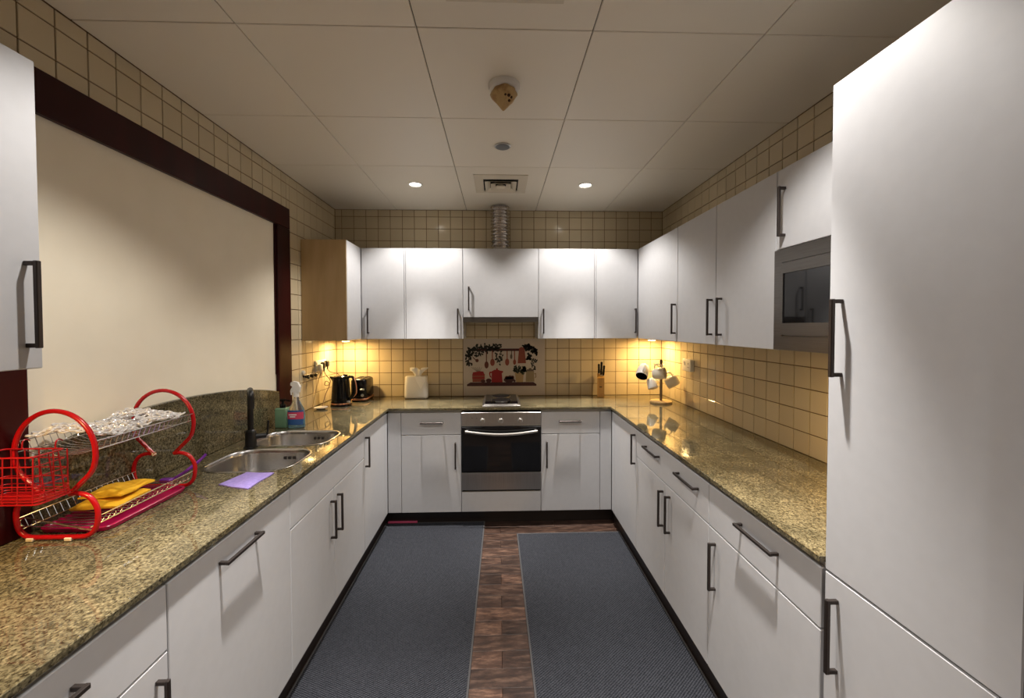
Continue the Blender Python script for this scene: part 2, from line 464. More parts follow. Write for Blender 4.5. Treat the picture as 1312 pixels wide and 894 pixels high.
def base_unit(pl, a0, a1, label, body_top=.8845, group=None):
    if pl == 'L': e = (XWL+.003, XL-BD); loc = ((e[0]+e[1])/2, (a0+a1)/2, .106); bb = box(e[0], e[1], a0+.001, a1-.001, .106, body_top, .001)
    elif pl == 'R': e = (XR+BD, XWR-.003); loc = ((e[0]+e[1])/2, (a0+a1)/2, .106); bb = box(e[0], e[1], a0+.001, a1-.001, .106, body_top, .001)
    else: e = (YB+BD, YW-.003); loc = ((a0+a1)/2, (e[0]+e[1])/2, .106); bb = box(a0+.001, a1-.001, e[0], e[1], .106, body_top, .001)
    t = thing('base_cabinet', loc, label, 'cabinet', group)
    obj('body', bb, 'carcass', t)
    return t
# left run
t = base_unit('L', .25, 1.04, 'white base cabinet with drawer, under the worktop before the red dish rack')
d = front('drawer', 'L', XL, .25, 1.04, ZDR, ZD, t); handle('L', XL, .72, .806, False, d)
d = front('door', 'L', XL, .645, 1.04, ZK, ZDR, t); handle('L', XL, 1.003, .555, True, d)
d = front('door', 'L', XL, .25, .645, ZK, ZDR, t); handle('L', XL, .29, .555, True, d)
t = base_unit('L', 1.04, 1.645, 'white base unit with one full-height door and a horizontal handle, below the lilac cloth')
d = front('door', 'L', XL, 1.04, 1.645, ZK, ZD, t); handle('L', XL, 1.322, .806, False, d, .19)
t = base_unit('L', 1.645, 2.544, 'wide white sink cabinet with two doors under a blank strip', .690)
front('fascia', 'L', XL, 1.645, 2.544, ZDR, ZD, t)
d = front('door', 'L', XL, 1.645, 2.077, ZK, ZDR, t); handle('L', XL, 2.036, .555, True, d)
d = front('door', 'L', XL, 2.077, 2.544, ZK, ZDR, t); handle('L', XL, 2.118, .557, True, d)
t = base_unit('L', 2.544, 3.068, 'narrow white corner base cabinet beside the sink cabinet')
d = front('door', 'L', XL, 2.544, 2.994, ZK, ZD, t); handle('L', XL, 2.566, .729, True, d)
front('filler', 'L', XL, 2.994, 3.068, ZK, ZD, t)
# back run
t = base_unit('B', -.834, -.282, 'white base cabinet with one drawer under the tissue box, left of the oven')
front('filler', 'B', YB, -.834, -.732, ZK, ZD, t)
d = front('drawer', 'B', YB, -.732, -.282, ZDR, ZD, t); handle('B', YB, -.503, .792, False, d, .17, 'handle')
d = front('door', 'B', YB, -.732, -.282, ZK, ZDR, t); handle('B', YB, -.326, .544, True, d, .20)
t = base_unit('B', .318, .858, 'white base cabinet with one drawer between oven and right-hand drawer run')
d = front('drawer', 'B', YB, .318, .768, ZDR, ZD, t); handle('B', YB, .538, .796, False, d, .168, 'handle')
d = front('door', 'B', YB, .318, .768, ZK, ZDR, t); handle('B', YB, .361, .545, True, d, .20)
front('filler', 'B', YB, .768, .858, ZK, ZD, t)
t = thing('base_cabinet', (.018, 3.33, .106), 'white oven housing with a plain drawer front under the oven', 'cabinet')
obj('body', box(-.281, .317, YB+BD, YW-.003, .106, .262, .001), 'carcass', t)
front('drawer', 'B', YB, -.282, .318, ZK, .268, t)
# right run
t = base_unit('R', 2.512, 3.068, 'white corner base cabinet with one tall door below the mug tree')
front('filler', 'R', XR, 2.99, 3.068, ZK, ZD, t)
d = front('door', 'R', XR, 2.512, 2.99, ZK, ZD, t); handle('R', XR, 2.535, .737, True, d)
t = base_unit('R', 1.633, 2.512, 'wide white base cabinet with a two-handled drawer over two doors')
d = front('drawer', 'R', XR, 1.633, 2.512, ZDR, ZD, t); handle('R', XR, 2.243, .812, False, d, .2); handle('R', XR, 1.815, .810, False, d, .2)
d = front('door', 'R', XR, 2.072, 2.512, ZK, ZDR, t); handle('R', XR, 2.096, .557, True, d)
d = front('door', 'R', XR, 1.633, 2.072, ZK, ZDR, t); handle('R', XR, 2.010, .562, True, d)
t = base_unit('R', 1.049, 1.633, 'white base cabinet with one drawer over one door, next to the tall cabinet')
d = front('drawer', 'R', XR, 1.049, 1.633, ZDR, ZD, t); handle('R', XR, 1.313, .808, False, d, .2)
d = front('door', 'R', XR, 1.049, 1.633, ZK, ZDR, t); handle('R', XR, 1.579, .554, True, d)
# tall unit
t = thing('tall_cabinet', (1.15, .835, .106), 'tall white refrigerator cabinet with one long door over a short one', 'cabinet')
obj('body', box(XR+BD, XWR-.003, .632, 1.038, .106, 2.126, .001), 'carcass', t)
d = front('door', 'R', XR, .630, 1.040, .870, 2.130, t, gap=.002); handle('R', XR, .998, 1.480, True, d, .196)
d = front('door', 'R', XR, .630, 1.040, ZK, .870, t, gap=.002); handle('R', XR, .997, .720, True, d)

# ------------------------------------------------------------------ wall cabinets
def wall_unit(pl, a0, a1, z0, z1, label):
    if pl == 'L': bb = box(XWL+.003, XLU-BD, a0+.0008, a1-.0008, z0, z1, .001)
    elif pl == 'R': bb = box(XRU+BD, XWR-.003, a0+.0008, a1-.0008, z0, z1, .001)
    else: bb = box(a0+.0008, a1-.0008, YU+BD, YW-.003, z0, z1, .001)
    c = shift(bb[0]); t = thing('wall_cabinet', c, label, 'cabinet'); obj('body', bb, 'carcass', t); return t
HZ = 1.558
t = wall_unit('L', .26, 1.003, ZU0, ZU1, 'white wall cabinet above the red dish rack, beside the dark hatch frame')
d = front('door', 'L', XLU, .634, 1.005, ZU0, ZU1, t); handle('L', XLU, .972, 1.563, True, d, .2)
d = front('door', 'L', XLU, .26, .634, ZU0, ZU1, t); handle('L', XLU, .30, 1.563, True, d, .2)
t = wall_unit('L', 2.978, 3.584, ZU0, ZU1, 'corner wall cabinet with a pale maple side panel above the kettle')
obj('side_panel', box(XWL+.003, XLU-.004, 2.960, 2.977, ZU0, ZU1, .001), 'beech', t)
front('door', 'L', XLU, 2.962, 3.258, ZU0, ZU1, t)
t = wall_unit('B', -1.079, -.732, ZU0, ZU1, 'narrow white wall cabinet between the corner and the cabinet over the tissue box')
d = front('door', 'B', YU, -1.079, -.745, ZU0, ZU1, t); handle('B', YU, -1.025, HZ, True, d, .198)
front('filler', 'B', YU, -.745, -.732, ZU0, ZU1, t)
t = wall_unit('B', -.732, -.282, ZU0, ZU1, 'white wall cabinet above the tissue box')
d = front('door', 'B', YU, -.732, -.282, ZU0, ZU1, t); handle('B', YU, -.322, HZ-.004, True, d, .2)
t = wall_unit('B', -.282, .318, 1.600, ZU1, 'shorter white cabinet over the cooker hood, below the silver duct')
d = front('door', 'B', YU, -.282, .318, 1.584, ZU1, t); handle('B', YU, -.235, 1.733, True, d, .19)
t = wall_unit('B', .318, .768, ZU0, ZU1, 'white wall cabinet beside the hood cabinet, left of the one above the knife block')
d = front('door', 'B', YU, .318, .768, ZU0, ZU1, t); handle('B', YU, .357, HZ-.004, True, d, .198)
t = wall_unit('B', .768, 1.118, ZU0, ZU1, 'narrow white wall cabinet in the corner above the knife block')
front('filler', 'B', YU, .768, .782, ZU0, ZU1, t)
d = front('door', 'B', YU, .782, 1.118, ZU0, ZU1, t); handle('B', YU, 1.096, HZ-.002, True, d, .196)
t = wall_unit('R', 2.530, 3.584, ZU0, ZU1, 'wide white corner wall cabinet above the mug tree')
d = front('door', 'R', XRU, 2.530, 3.258, ZU0, ZU1, t); handle('R', XRU, 2.557, HZ, True, d, .192)
t = wall_unit('R', 2.078, 2.530, ZU0, ZU1, 'white wall cabinet between the corner cabinet and the one beside the microwave')
d = front('door', 'R', XRU, 2.078, 2.530, ZU0, ZU1, t); handle('R', XRU, 2.113, HZ, True, d, .192)
t = wall_unit('R', 1.622, 2.078, ZU0, ZU1, 'white wall cabinet next to the built-in microwave')
d = front('door', 'R', XRU, 1.622, 2.078, ZU0, ZU1, t); handle('R', XRU, 2.021, HZ, True, d, .192)
t = wall_unit('R', 1.042, 1.622, 1.816, ZU1, 'short white wall cabinet directly above the microwave')
d = front('door', 'R', XRU, 1.042, 1.622, 1.814, ZU1, t); handle('R', XRU, 1.573, 1.957, True, d, .194)

# microwave
t = thing('microwave', (1.28, 1.33, ZU0), 'built-in stainless steel microwave with a dark window between wall and tall cabinets', 'microwave')
obj('body', box(XRU+.004, XWR-.003, 1.046, 1.617, 1.420, 1.808, .002), 'microsteel', t)
def frame_r(x0, x1, a0, a1, z0, z1, b0, b1, y0, y1):   # rectangular ring facing -x
    o_ = [(a0, z0), (a1, z0), (a1, z1), (a0, z1)]; i_ = [(b0, y0), (b1, y0), (b1, y1), (b0, y1)]
    V = [(x, a, z) for x in (x0, x1) for lp in (o_, i_) for a, z in lp]; F = []
    for i in range(4):
        j = (i+1) % 4
        F += [(i, j, 4+j, 4+i), (8+i, 8+j, 12+j, 12+i), (i, j, 8+j, 8+i), (4+i, 4+j, 12+j, 12+i)]
    return V, F
obj('trim_frame', frame_r(XRU-.008, XRU+.003, 1.043, 1.620, 1.417, 1.811, 1.085, 1.576, 1.472, 1.759), 'microsteel', t)
d = obj('door', frame_r(XRU-.014, XRU+.002, 1.180, 1.573, 1.475, 1.756, 1.200, 1.562, 1.522, 1.715), 'microsteel', t)
obj('window', box(XRU-.010, XRU+.001, 1.199, 1.563, 1.521, 1.716, .001), 'glassblack', d)
d = obj('control_panel', box(XRU-.014, XRU+.002, 1.088, 1.177, 1.475, 1.756, .002), 'steeldark', t)
obj('knob', lathe([(.018, 0), (.018, .012), (.015, .016)], 20, (XRU-.0142, 1.132, 1.56), (-1, 0, 0)), 'steel', d, 35)
obj('display', box(XRU-.0155, XRU-.0142, 1.105, 1.160, 1.67, 1.70), 'glassblack', d)

# cooker hood and duct
t = thing('cooker_hood', (.018, 3.42, 1.545), 'slim steel cooker hood under the short cabinet', 'cooker hood')
obj('body', box(-.278, .314, YU+.022, YW-.006, 1.552, 1.598, .003), 'steeldark', t)
obj('front_strip', box(-.279, .315, YU+.002, YU+.0215, 1.546, 1.583, .003), 'microsteel', t)
obj('filter', box(-.22, .25, YU+.05, YW-.05, 1.546, 1.5515, .001), 'steeldark', t)
prof = []
for k in range(int((ZT-ZU1-.008)/.0028)):
    prof.append((.0735+.0068*math.cos(k*.0028/.029*2*math.pi), ZU1+.002+k*.0028))
V, F = lathe(prof, 36)
def bend(v):
    s = (v[2]-ZU1)/(ZT-ZU1)
    return (v[0]+.018+(-.004*s), v[1]+3.470-.012*math.sin(s*2.2), v[2])
tag(obj('duct_pipe', ([bend(v) for v in V], F), 'alu', None, 25), 'ribbed silver flexible exhaust duct rising from the hood cabinet', 'duct')

# ------------------------------------------------------------------ worktop
cut1 = rrect(-1.285, -.905, 1.735, 2.060, .105, 8)
cut2 = rrect(-1.310, -.905, 2.115, 2.420, .100, 8)
wt = thing('worktop', (0, 2.2, .885), 'speckled olive granite worktop running around three sides', 'worktop')
OV = .013
yj = 1.215
main = [(XWL+.0005, yj+.0006), (XL+OV, yj+.0006), (XL+OV, YB-OV), (XR-OV, YB-OV), (XR-OV, 1.0415), (XWR-.0005, 1.0415), (XWR-.0005, YW-.0005), (XWL+.0005, YW-.0005)]
def edged(outer, holes, z0, z1): return slab_holes(outer, holes, z0, z1)
s = obj('slab', edged(main, [cut1, cut2], .885, ZC), 'granite', wt)
s2 = obj('slab', box(XWL+.0005, XL+OV, .25, yj-.0006, .885, ZC, .0015), 'granite', wt)
for o_ in (s,):
    bv = o_.modifiers.new('edge', 'BEVEL'); bv.width = .002; bv.segments = 2; bv.limit_method = 'ANGLE'; bv.angle_limit = math.radians(60)
arch = [(1.243, 1.112), (1.32, 1.142), (1.42, 1.168), (1.544, 1.187), (1.682, 1.197), (1.80, 1.199), (1.95, 1.196), (2.175, 1.180), (2.35, 1.157), (2.50, 1.131), (2.59, 1.110), (2.608, 1.100), (2.613, 1.085)]
arch = [(p.x, p.y) for p in spline([(a, b, 0) for a, b in arch], 4)]
o_ = obj('granite_upstand', prism_yz([(2.613, ZC+.0005), (1.243, ZC+.0005)]+arch, XWL+.0045, -1.3795), 'granite')
tag(o_, 'arched granite upstand standing against the hatch panel behind the sink', 'upstand')
bv = o_.modifiers.new('edge', 'BEVEL'); bv.width = .004; bv.segments = 2; bv.limit_method = 'ANGLE'; bv.angle_limit = math.radians(60)

# ------------------------------------------------------------------ sink
t = thing('sink', (-1.1, 2.08, .71), 'double-bowl stainless steel sink set into the granite', 'sink')
def bowl(x0, x1, y0, y1, r, depth):
    rings = []
    for off, z in ((-.008, ZC+.0016), (-.007, ZC+.0026), (.002, ZC+.0026), (.006, ZC-.001), (.009, ZC-.02), (.016, ZC-depth*.8), (.032, ZC-depth*.97), (.06, ZC-depth)):
        rings.append([(x, y, z) for x, y in rrect(x0+off, x1-off, y0+off, y1-off, max(r-off, .02), 8)])
    return loft(rings, False, True)
for (x0, x1, y0, y1, r) in ((-1.285, -.905, 1.735, 2.060, .105), (-1.310, -.905, 2.115, 2.420, .100)):
    b_ = obj('bowl', bowl(x0, x1, y0, y1, r, .165), 'steel2', t, 50)
    cx_, cy_ = (x0+x1)/2, (y0+y1)/2
    obj('drain', lathe([(.042, ZC-.1648), (.042, ZC-.162), (.034, ZC-.160), (.030, ZC-.163), (.008, ZC-.163)], 24, (cx_, cy_, 0)), 'chrome', b_, 40)
    for q in range(3):
        obj('overflow_slot', box(cx_+.028+q*.022, cx_+.042+q*.022, y1-.0135, y1-.0115, ZC-.048, ZC-.034, .0008), 'ventd', b_)

# tap
t = thing('kitchen_tap', (-1.250, 2.090, ZC), 'matte black kitchen tap with a square upright spout behind the sink bowls', 'tap')
bx_, by_ = -1.250, 2.090
obj('base', lathe([(.031, ZC), (.031, ZC+.006), (.026, ZC+.008), (.025, ZC+.080), (.021, ZC+.088), (.0155, ZC+.092)], 24, (bx_, by_, 0)), 'blackmatte', t, 35)
dv = Vector((.540, -.842, 0))
P = [Vector((bx_, by_, ZC+.085)), Vector((bx_, by_, 1.175))]
for k in range(7):
    a = math.radians(90*k/6); P.append(Vector((bx_, by_, 1.175))+dv*(.022*(1-math.cos(a)))+Vector((0, 0, .022*math.sin(a))))
e = Vector((bx_, by_, 1.197))+dv*.115
P.append(e)
for k in range(1, 7):
    a = math.radians(90*k/6); P.append(e+dv*(.020*math.sin(a))-Vector((0, 0, .020*(1-math.cos(a)))))
P.append(P[-1]-Vector((0, 0, .055)))
obj('spout', tube(P, .0135, 12), 'blackmatte', t, 50)
lv = Vector((.75, .35, 0)).normalized()
q = Vector((bx_, by_, ZC+.055))
d = obj('lever', tube([q+lv*.018, q+lv*.068], .0125, 12), 'blackmatte', t, 40)
obj('grip', tube(spline([q+lv*.062, q+lv*.072+Vector((0, 0, .01)), q+lv*.078+Vector((0, 0, .075))], 4), .0045, 8), 'blackmatte', d, 50)

# ------------------------------------------------------------------ oven
t = thing('oven', (.018, 3.33, .27), 'built-in stainless steel oven with black glass door', 'oven')
obj('body', box(-.279, .315, YB+.006, YW-.01, .2695, .870, .002), 'steeldark', t)
d = obj('control_panel', box(-.280, .316, YB-.016, YB+.0055, .764, .8685, .002), 'steel', t)
for kx in (-.123, .015, .160):
    k_ = obj('knob', lathe([(.020, 0), (.020, .004), (.0165, .006), (.0155, .024), (.013, .026)], 24, (kx, YB-.0162, .806), (0, -1, 0)), 'steel', d, 35)
    obj('pointer', box(kx-.002, kx+.002, YB-.0455, YB-.0424, .800, .822), 'handle_light', k_)
for kx in (-.20, -.165):
    obj('indicator', lathe([(.003, 0), (.003, .002)], 10, (kx, YB-.0162, .826), (0, -1, 0)), 'black', d)
d = obj('door', box(-.280, .316, YB-.022, YB+.0055, .418, .762, .003), 'black', t)
obj('glass', box(-.272, .308, YB-.0245, YB-.0222, .428, .754, .001), 'glassblack', d)
hp = []
for k in range(17):
    s_ = k/16; hp.append((-.250+.536*s_, YB-.058-.006*math.sin(math.pi*s_), .735-.022*math.sin(math.pi*s_)))
hh_ = obj('handle', tube(hp, .0105, 10), 'handle_light', d, 40)
for hx in (-.236, .272):
    obj('bracket', box(hx-.008, hx+.008, YB-.052, YB-.0247, .726, .742, .002), 'steel', hh_)
obj('lower_panel', box(-.280, .316, YB-.020, YB+.0055, .284, .414, .002), 'steel', t)
obj('vent_gap', box(-.274, .310, YB-.004, YB+.0055, .2705, .283, .001), 'ventd', t)

# ------------------------------------------------------------------ hob
t = thing('hob', (.02, 3.3, ZC), 'small two-burner steel hob set in the worktop above the oven', 'hob')
obj('frame', join(box(-.125, .165, 3.066, 3.545, ZC+.0005, ZC+.014, .003), box(-.112, .152, 3.072, 3.100, ZC+.0145, ZC+.022, .003)), 'steel', t)
obj('glass', box(-.108, .148, 3.106, 3.537, ZC+.0145, ZC+.020, .002), 'glassblack', t)
for hy in (3.25, 3.44):
    b_ = obj('burner', lathe([(.075, ZC+.0205), (.075, ZC+.026), (.070, ZC+.029), (.015, ZC+.029)], 28, (.02, hy, 0)), 'blackmatte', t, 35)
    obj('ring', lathe([(.080, ZC+.0203), (.080, ZC+.0235), (.0755, ZC+.0235), (.0755, ZC+.0203)], 28, (.02, hy, 0), caps=False), 'steel', b_, 35)
for hx in (-.043, .082):
    obj('knob', lathe([(.017, ZC+.0205), (.017, ZC+.030), (.013, ZC+.040), (.011, ZC+.041)], 18, (hx, 3.132, 0)), 'black', t, 35)

# ------------------------------------------------------------------ ceiling fittings
NAMES = ['round recessed ceiling downlight above the worktop beside the kettle corner', 'round recessed ceiling downlight near the mug tree corner',
         'round recessed ceiling downlight over the dish rack end of the sink run', 'round recessed ceiling downlight beside the tall cabinet',
         'added unseen fill downlight in the rear half on the hatch side', 'added unseen fill downlight in the rear half on the post side']  # rear two are added fill lights that continue the spacing out of view
for (lx, ly), lb in zip(LIGHT_SPOTS, NAMES):
    t = thing('ceiling_downlight', (lx, ly, ZT-.004), lb, 'downlight', 'ceiling downlights')
    obj('trim_ring', lathe([(.052, ZT-.0005), (.052, ZT-.004), (.046, ZT-.006), (.038, ZT-.0015), (.038, ZT-.0005)], 32, (lx, ly, 0), caps=False), 'whiteplastic', t, 35)
    obj('lens', lathe([(.0375, ZT-.0006), (.036, ZT-.0016), (.01, ZT-.0022)], 32, (lx, ly, 0)), 'emit', t, 35)
    for ww, ang, bl in ((SPOT_W, 116, .45), (BEAM_W, 48, 1.0)):      # wide spill and narrow beam of the reflector lamp
        ld = bpy.data.lights.new('downlight_beam', 'SPOT'); ld.energy = ww; ld.color = SPOT_COL
        ld.spot_size = math.radians(ang); ld.spot_blend = bl; ld.shadow_soft_size = .025
        lo = bpy.data.objects.new('downlight_beam', ld); COL.objects.link(lo); lo.parent = t; lo.location = (0, 0, -.010)

def diffuser(x0, x1, y0, y1, label):
    t = thing('ceiling_vent', ((x0+x1)/2, (y0+y1)/2, ZT-.012), label, 'vent')
    cx_, cy_, h = (x0+x1)/2, (y0+y1)/2, (x1-x0)/2
    def ring(a, za, b, zb, th=.004):
        R = []
        for q, z in ((a, za), (b, zb), (b, zb+th), (a, za+th)):
            R.append([(cx_-q, cy_-q, z), (cx_+q, cy_-q, z), (cx_+q, cy_+q, z), (cx_-q, cy_+q, z)])
        V, F = loft(R+[R[0]], False, False); return V, F
    obj('frame', ring(h, ZT-.004, h*.66, ZT-.010, .0035), 'ventw', t)
    obj('throat', box(cx_-h*.66, cx_+h*.66, cy_-h*.66, cy_+h*.66, ZT-.0028, ZT-.0006), 'ventd', t)
    obj('louvre', ring(h*.60, ZT-.022, h*.40, ZT-.0035, .0016), 'ventw', t)
    obj('louvre', ring(h*.38, ZT-.024, h*.20, ZT-.0035, .0016), 'ventw', t)
    obj('centre_plate', loft([[(cx_+a*q, cy_+b*q, z) for a, b in ((-1, -1), (1, -1), (1, 1), (-1, 1))] for q, z in ((h*.05, ZT-.0035), (h*.16, ZT-.020), (h*.16, ZT-.024))]), 'ventw', t)
diffuser(-.165, .200, 2.737, 3.113, 'square cream ceiling air vent with nested louvres near the silver duct')
diffuser(-.160, .205, .925, 1.300, 'square cream ceiling air vent nearer the dish rack than the silver duct')
t = thing('motion_sensor', (.025, 2.313, ZT-.008), 'small round grey ceiling sensor between vent and wrapped smoke detector', 'sensor')
obj('bezel', lathe([(.046, ZT-.0005), (.046, ZT-.004), (.041, ZT-.006)], 28, (.025, 2.313, 0)), 'steel', t, 35)
obj('lens', lathe([(.039, ZT-.0062), (.036, ZT-.009), (.015, ZT-.011)], 28, (.025, 2.313, 0)), 'sensor', t, 35)
t = thing('smoke_detector', (.026, 1.735, ZT-.1), 'white smoke detector with a crumpled beige wrap hanging from it', 'smoke detector')
obj('base', lathe([(.066, ZT-.0005), (.066, ZT-.012), (.060, ZT-.022), (.050, ZT-.026)], 32, (.026, 1.735, 0)), 'whiteplastic', t, 35)
prof = [(.052, -.0262), (.055, -.034), (.052, -.047), (.044, -.060), (.032, -.074), (.020, -.088), (.010, -.099), (.003, -.106)]
V, F = lathe(prof, 28, (0, 0, 0))
rr = random.Random(3); ph = [rr.uniform(0, 6.28) for _ in range(4)]
VV = []
for v in V:
    a = math.atan2(v[1], v[0]); s = 1+.07*math.sin(3*a+ph[0]+v[2]*60)+.05*math.sin(7*a+ph[1]-v[2]*90)
    VV.append((v[0]*s+.026+(-.03-v[2])*-.05, v[1]*s+1.735, v[2]+ZT))
wp = obj('wrap', (VV, F), 'wrap', t, 60)
for hx, hy, hz, hr in ((.050, 1.704, -.048, .008), (.044, 1.697, -.062, .007), (.030, 1.696, -.060, .005), (.054, 1.708, -.064, .006), (.046, 1.712, -.076, .006)):
    obj('tear', lathe([(hr, 0), (hr*.8, .004), (hr*.2, .006)], 10, (hx, hy, ZT+hz), (.35, -.9, -.3)), 'wraphole', wp, 40)

# ------------------------------------------------------------------ under-cabinet puck lights
for px_, py_, lb in ((-1.255, 3.40, 'small warm puck light under the corner cabinet above the kettle'), (1.290, 3.41, 'small warm puck light under the corner cabinet above the mug tree'),
                     (-1.230, .80, 'small warm puck light under the cabinet by the dish rack'), (1.270, 1.33, 'small warm puck light under the microwave')):
    t = thing('puck_light', (px_, py_, 1.392), lb, 'puck light')
    obj('housing', lathe([(.034, 1.4125), (.034, 1.396), (.031, 1.394)], 28, (px_, py_, 0)), 'whiteplastic', t, 35)
    obj('lens', lathe([(.0295, 1.3938), (.027, 1.3895), (.01, 1.3885)], 28, (px_, py_, 0)), 'emitwarm', t, 35)
    ld = bpy.data.lights.new('puck_beam', 'AREA'); ld.shape = 'DISK'; ld.size = .05; ld.energy = PUCK_W*(1.0 if py_ > 2 else .75); ld.color = PUCK_COL
    lo = bpy.data.objects.new('puck_beam', ld); COL.objects.link(lo); lo.parent = t; lo.location = (0, 0, -.0045)

# ------------------------------------------------------------------ floor mats
def mat_runner(label, c4):
    V, F = [], []
    cx_ = sum(p[0] for p in c4)/4; cy_ = sum(p[1] for p in c4)/4
    t = thing('floor_mat', (cx_, cy_, .0005), label, 'mat', 'floor runners')
    def quad(k, z): return [(cx_+(p[0]-cx_)*(1-k/abs(p[0]-cx_)), cy_+(p[1]-cy_)*(1-k/abs(p[1]-cy_)), z) for p in c4]
    obj('pile', loft([quad(.009, .0006), quad(.009, .0072), quad(.011, .0080)]), 'weave', t)
    a, b = quad(0, 0), quad(.0088, 0)
    R = []
    for q, z in ((0, .0006), (0, .0062), (.0025, .0076), (.0062, .0076), (.0088, .0062), (.0088, .0006)): R.append(quad(q, z))
    obj('binding', loft(R, False, False), 'bind', t)
mat_runner('charcoal woven runner along the sink side', [(-.866, .95), (-.137, .95), (-.109, 3.135), (-.866, 3.135)])
mat_runner('charcoal woven runner along the long drawer side', [(.152, .80), (.884, .80), (.884, 2.945), (.128, 2.940)])

tag(obj('floor_strip', box(-.850, -.627, 3.118, 3.1362, .0085, .020, .002), 'pink'), 'flat pink plastic strip at the foot of the plinth behind the sink-side runner', 'strip')

# ------------------------------------------------------------------ dish rack on the worktop
YF, YR = 1.195, 1.570
def end_loop(y):
    cxu, czu, ru = -1.270, 1.153, .1205
    p = [(-1.312, 1.034), (-1.350, 1.072)]
    a0 = 205
    for k in range(13):
        a = math.radians(a0-(a0+25)*k/12); p.append((cxu+ru*math.cos(a), czu+ru*math.sin(a)))
    p += [(-1.190, 1.072), (-1.229, 1.036)]
    sq = lambda x: -1.147+(x+1.147)*.925
    up_ = [(sq(x), y, z) for x, z in p]
    q = [(-1.229, 1.036), (-1.205, 1.038), (-1.172, 1.028), (-1.151, 1.000), (-1.147, .970), (-1.155, .936), (-1.176, .917), (-1.205, .9125),
         (-1.270, .9125), (-1.335, .9125), (-1.364, .917), (-1.384, .936), (-1.391, .970), (-1.386, 1.000), (-1.366, 1.026), (-1.335, 1.036), (-1.305, 1.034)]
    lo_ = [(sq(x), y, z) for x, z in q]
    return spline(up_, 3), spline(lo_, 3)
t = thing('dish_rack', (-1.268, 1.385, ZC), 'red tubular two-tier dish rack with gourd-shaped ends beside the sink', 'dish rack')
for y in (YF, YR):
    a, b = end_loop(y)
    e_ = obj('end_frame', join(tube(a, .0068, 10), tube(b, .0068, 10)), 'red', t, 50)
    obj('end_cap', tube([(-1.3005, y, 1.0375), (-1.2945, y, 1.0295)], .0072, 10), 'cream_cap', e_, 50)
    for fx in (-1.330, -1.225):
        obj('foot', box(fx-.010, fx+.010, y-.010, y+.010, ZC+.0004, ZC+.0105, .002), 'cream_cap', e_)
wr_ = []
for x, z in ((-1.372, 1.186), (-1.150, 1.186), (-1.363, 1.158), (-1.160, 1.158)):
    wr_.append(tube([(x, YF, z), (x, YR, z)], .0019, 6))
for k in range(19):
    y = YF+.014+k*(YR-YF-.028)/18
    wr_.append(tube([(-1.372, y, 1.186), (-1.363, y, 1.160), (-1.33, y, 1.147), (-1.27, y, 1.142), (-1.20, y, 1.147), (-1.160, y, 1.160), (-1.150, y, 1.186)], .0013, 5))
obj('upper_shelf', join(*wr_), 'chrome', t, 50)
wr_ = []
for x, z in ((-1.368, .968), (-1.152, .968), (-1.355, .938), (-1.17, .938)):
    wr_.append(tube([(x, YF, z), (x, YR, z)], .0020, 6))
for k in range(19):
    y = YF+.014+k*(YR-YF-.028)/18
    wr_.append(tube([(-1.368, y, .968), (-1.355, y, .938), (-1.27, y, .934), (-1.17, y, .938), (-1.152, y, .968)], .0013, 5))
wr_.append(tube([(-1.355, YF+.004, .968), (-1.16, YF+.004, .926)], .0022, 6))
hook = [(-1.358, YF+.004, .966)]+[(-1.350+.018*math.cos(math.radians(a)), YF+.004, .955+.014*math.sin(math.radians(a))) for a in range(80, 340, 30)]
wr_.append(tube(hook, .0018, 6))
obj('lower_shelf', join(*wr_), 'chrome', t, 50)

R_ = []
for z, i in ((ZC+.0006, .010), (ZC+.003, .003), (ZC+.014, 0), (ZC+.0165, .002), (ZC+.0165, .008), (ZC+.007, .014), (ZC+.005, .025)):
    R_.append([(x, y, z) for x, y in rrect(-1.366+i, -1.160-i, 1.232+i, 1.556-i, .03-i*.6, 5)])
tag(obj('drip_tray', loft(R_), 'magenta', None, 50), 'magenta plastic drip tray under the red dish rack', 'tray')

# folded yellow cloths in the lower shelf
def blanket(name, poly, z0, h, mt, seed, amp=.004, n=9):
    r = random.Random(seed); a, b, c, d = [Vector((*p, 0)) for p in poly]; ph = [r.uniform(0, 6) for _ in range(4)]
    top, V, F = [], [], []
    for j in range(n+1):
        for i in range(n+1):
            u, v = i/n, j/n
            p = (a*(1-u)+b*u)*(1-v)+(d*(1-u)+c*u)*v
            edge = min(u, 1-u, v, 1-v)
            p = p+Vector((math.sin(v*9+ph[2]), math.cos(u*8+ph[3]), 0))*amp*.7
            z = z0+h*min(1, .45+edge*6)+amp*(math.sin(u*7+ph[0])+math.sin(v*6+u*4+ph[1]))*min(1, edge*4+.25)
            V.append((p.x, p.y, max(z, z0+.001)))
    m_ = len(V); V += [(x, y, z0) for x, y, z in V]
    for j in range(n):
        for i in range(n):
            q = j*(n+1)+i; f = (q, q+1, q+n+2, q+n+1); F.append(f); F.append(tuple(m_+k for k in reversed(f)))
    bd = [i for i in range(n+1)]+[j*(n+1)+n for j in range(1, n+1)]+[n*(n+1)+i for i in range(n-1, -1, -1)]+[j*(n+1) for j in range(n-1, 0, -1)]
    for k in range(len(bd)):
        p, q = bd[k], bd[(k+1) % len(bd)]; F.append((p, q, m_+q, m_+p))
    return V, F
tag(obj('cleaning_cloth', blanket('cloth', [(-1.338, 1.300), (-1.205, 1.318), (-1.215, 1.455), (-1.345, 1.440)], .9405, .014, 'yellow', 2), 'yellow', None, 60), 'folded yellow cloth lying flat at the bottom of the red rack', 'cloth', 'yellow cloths in the rack')
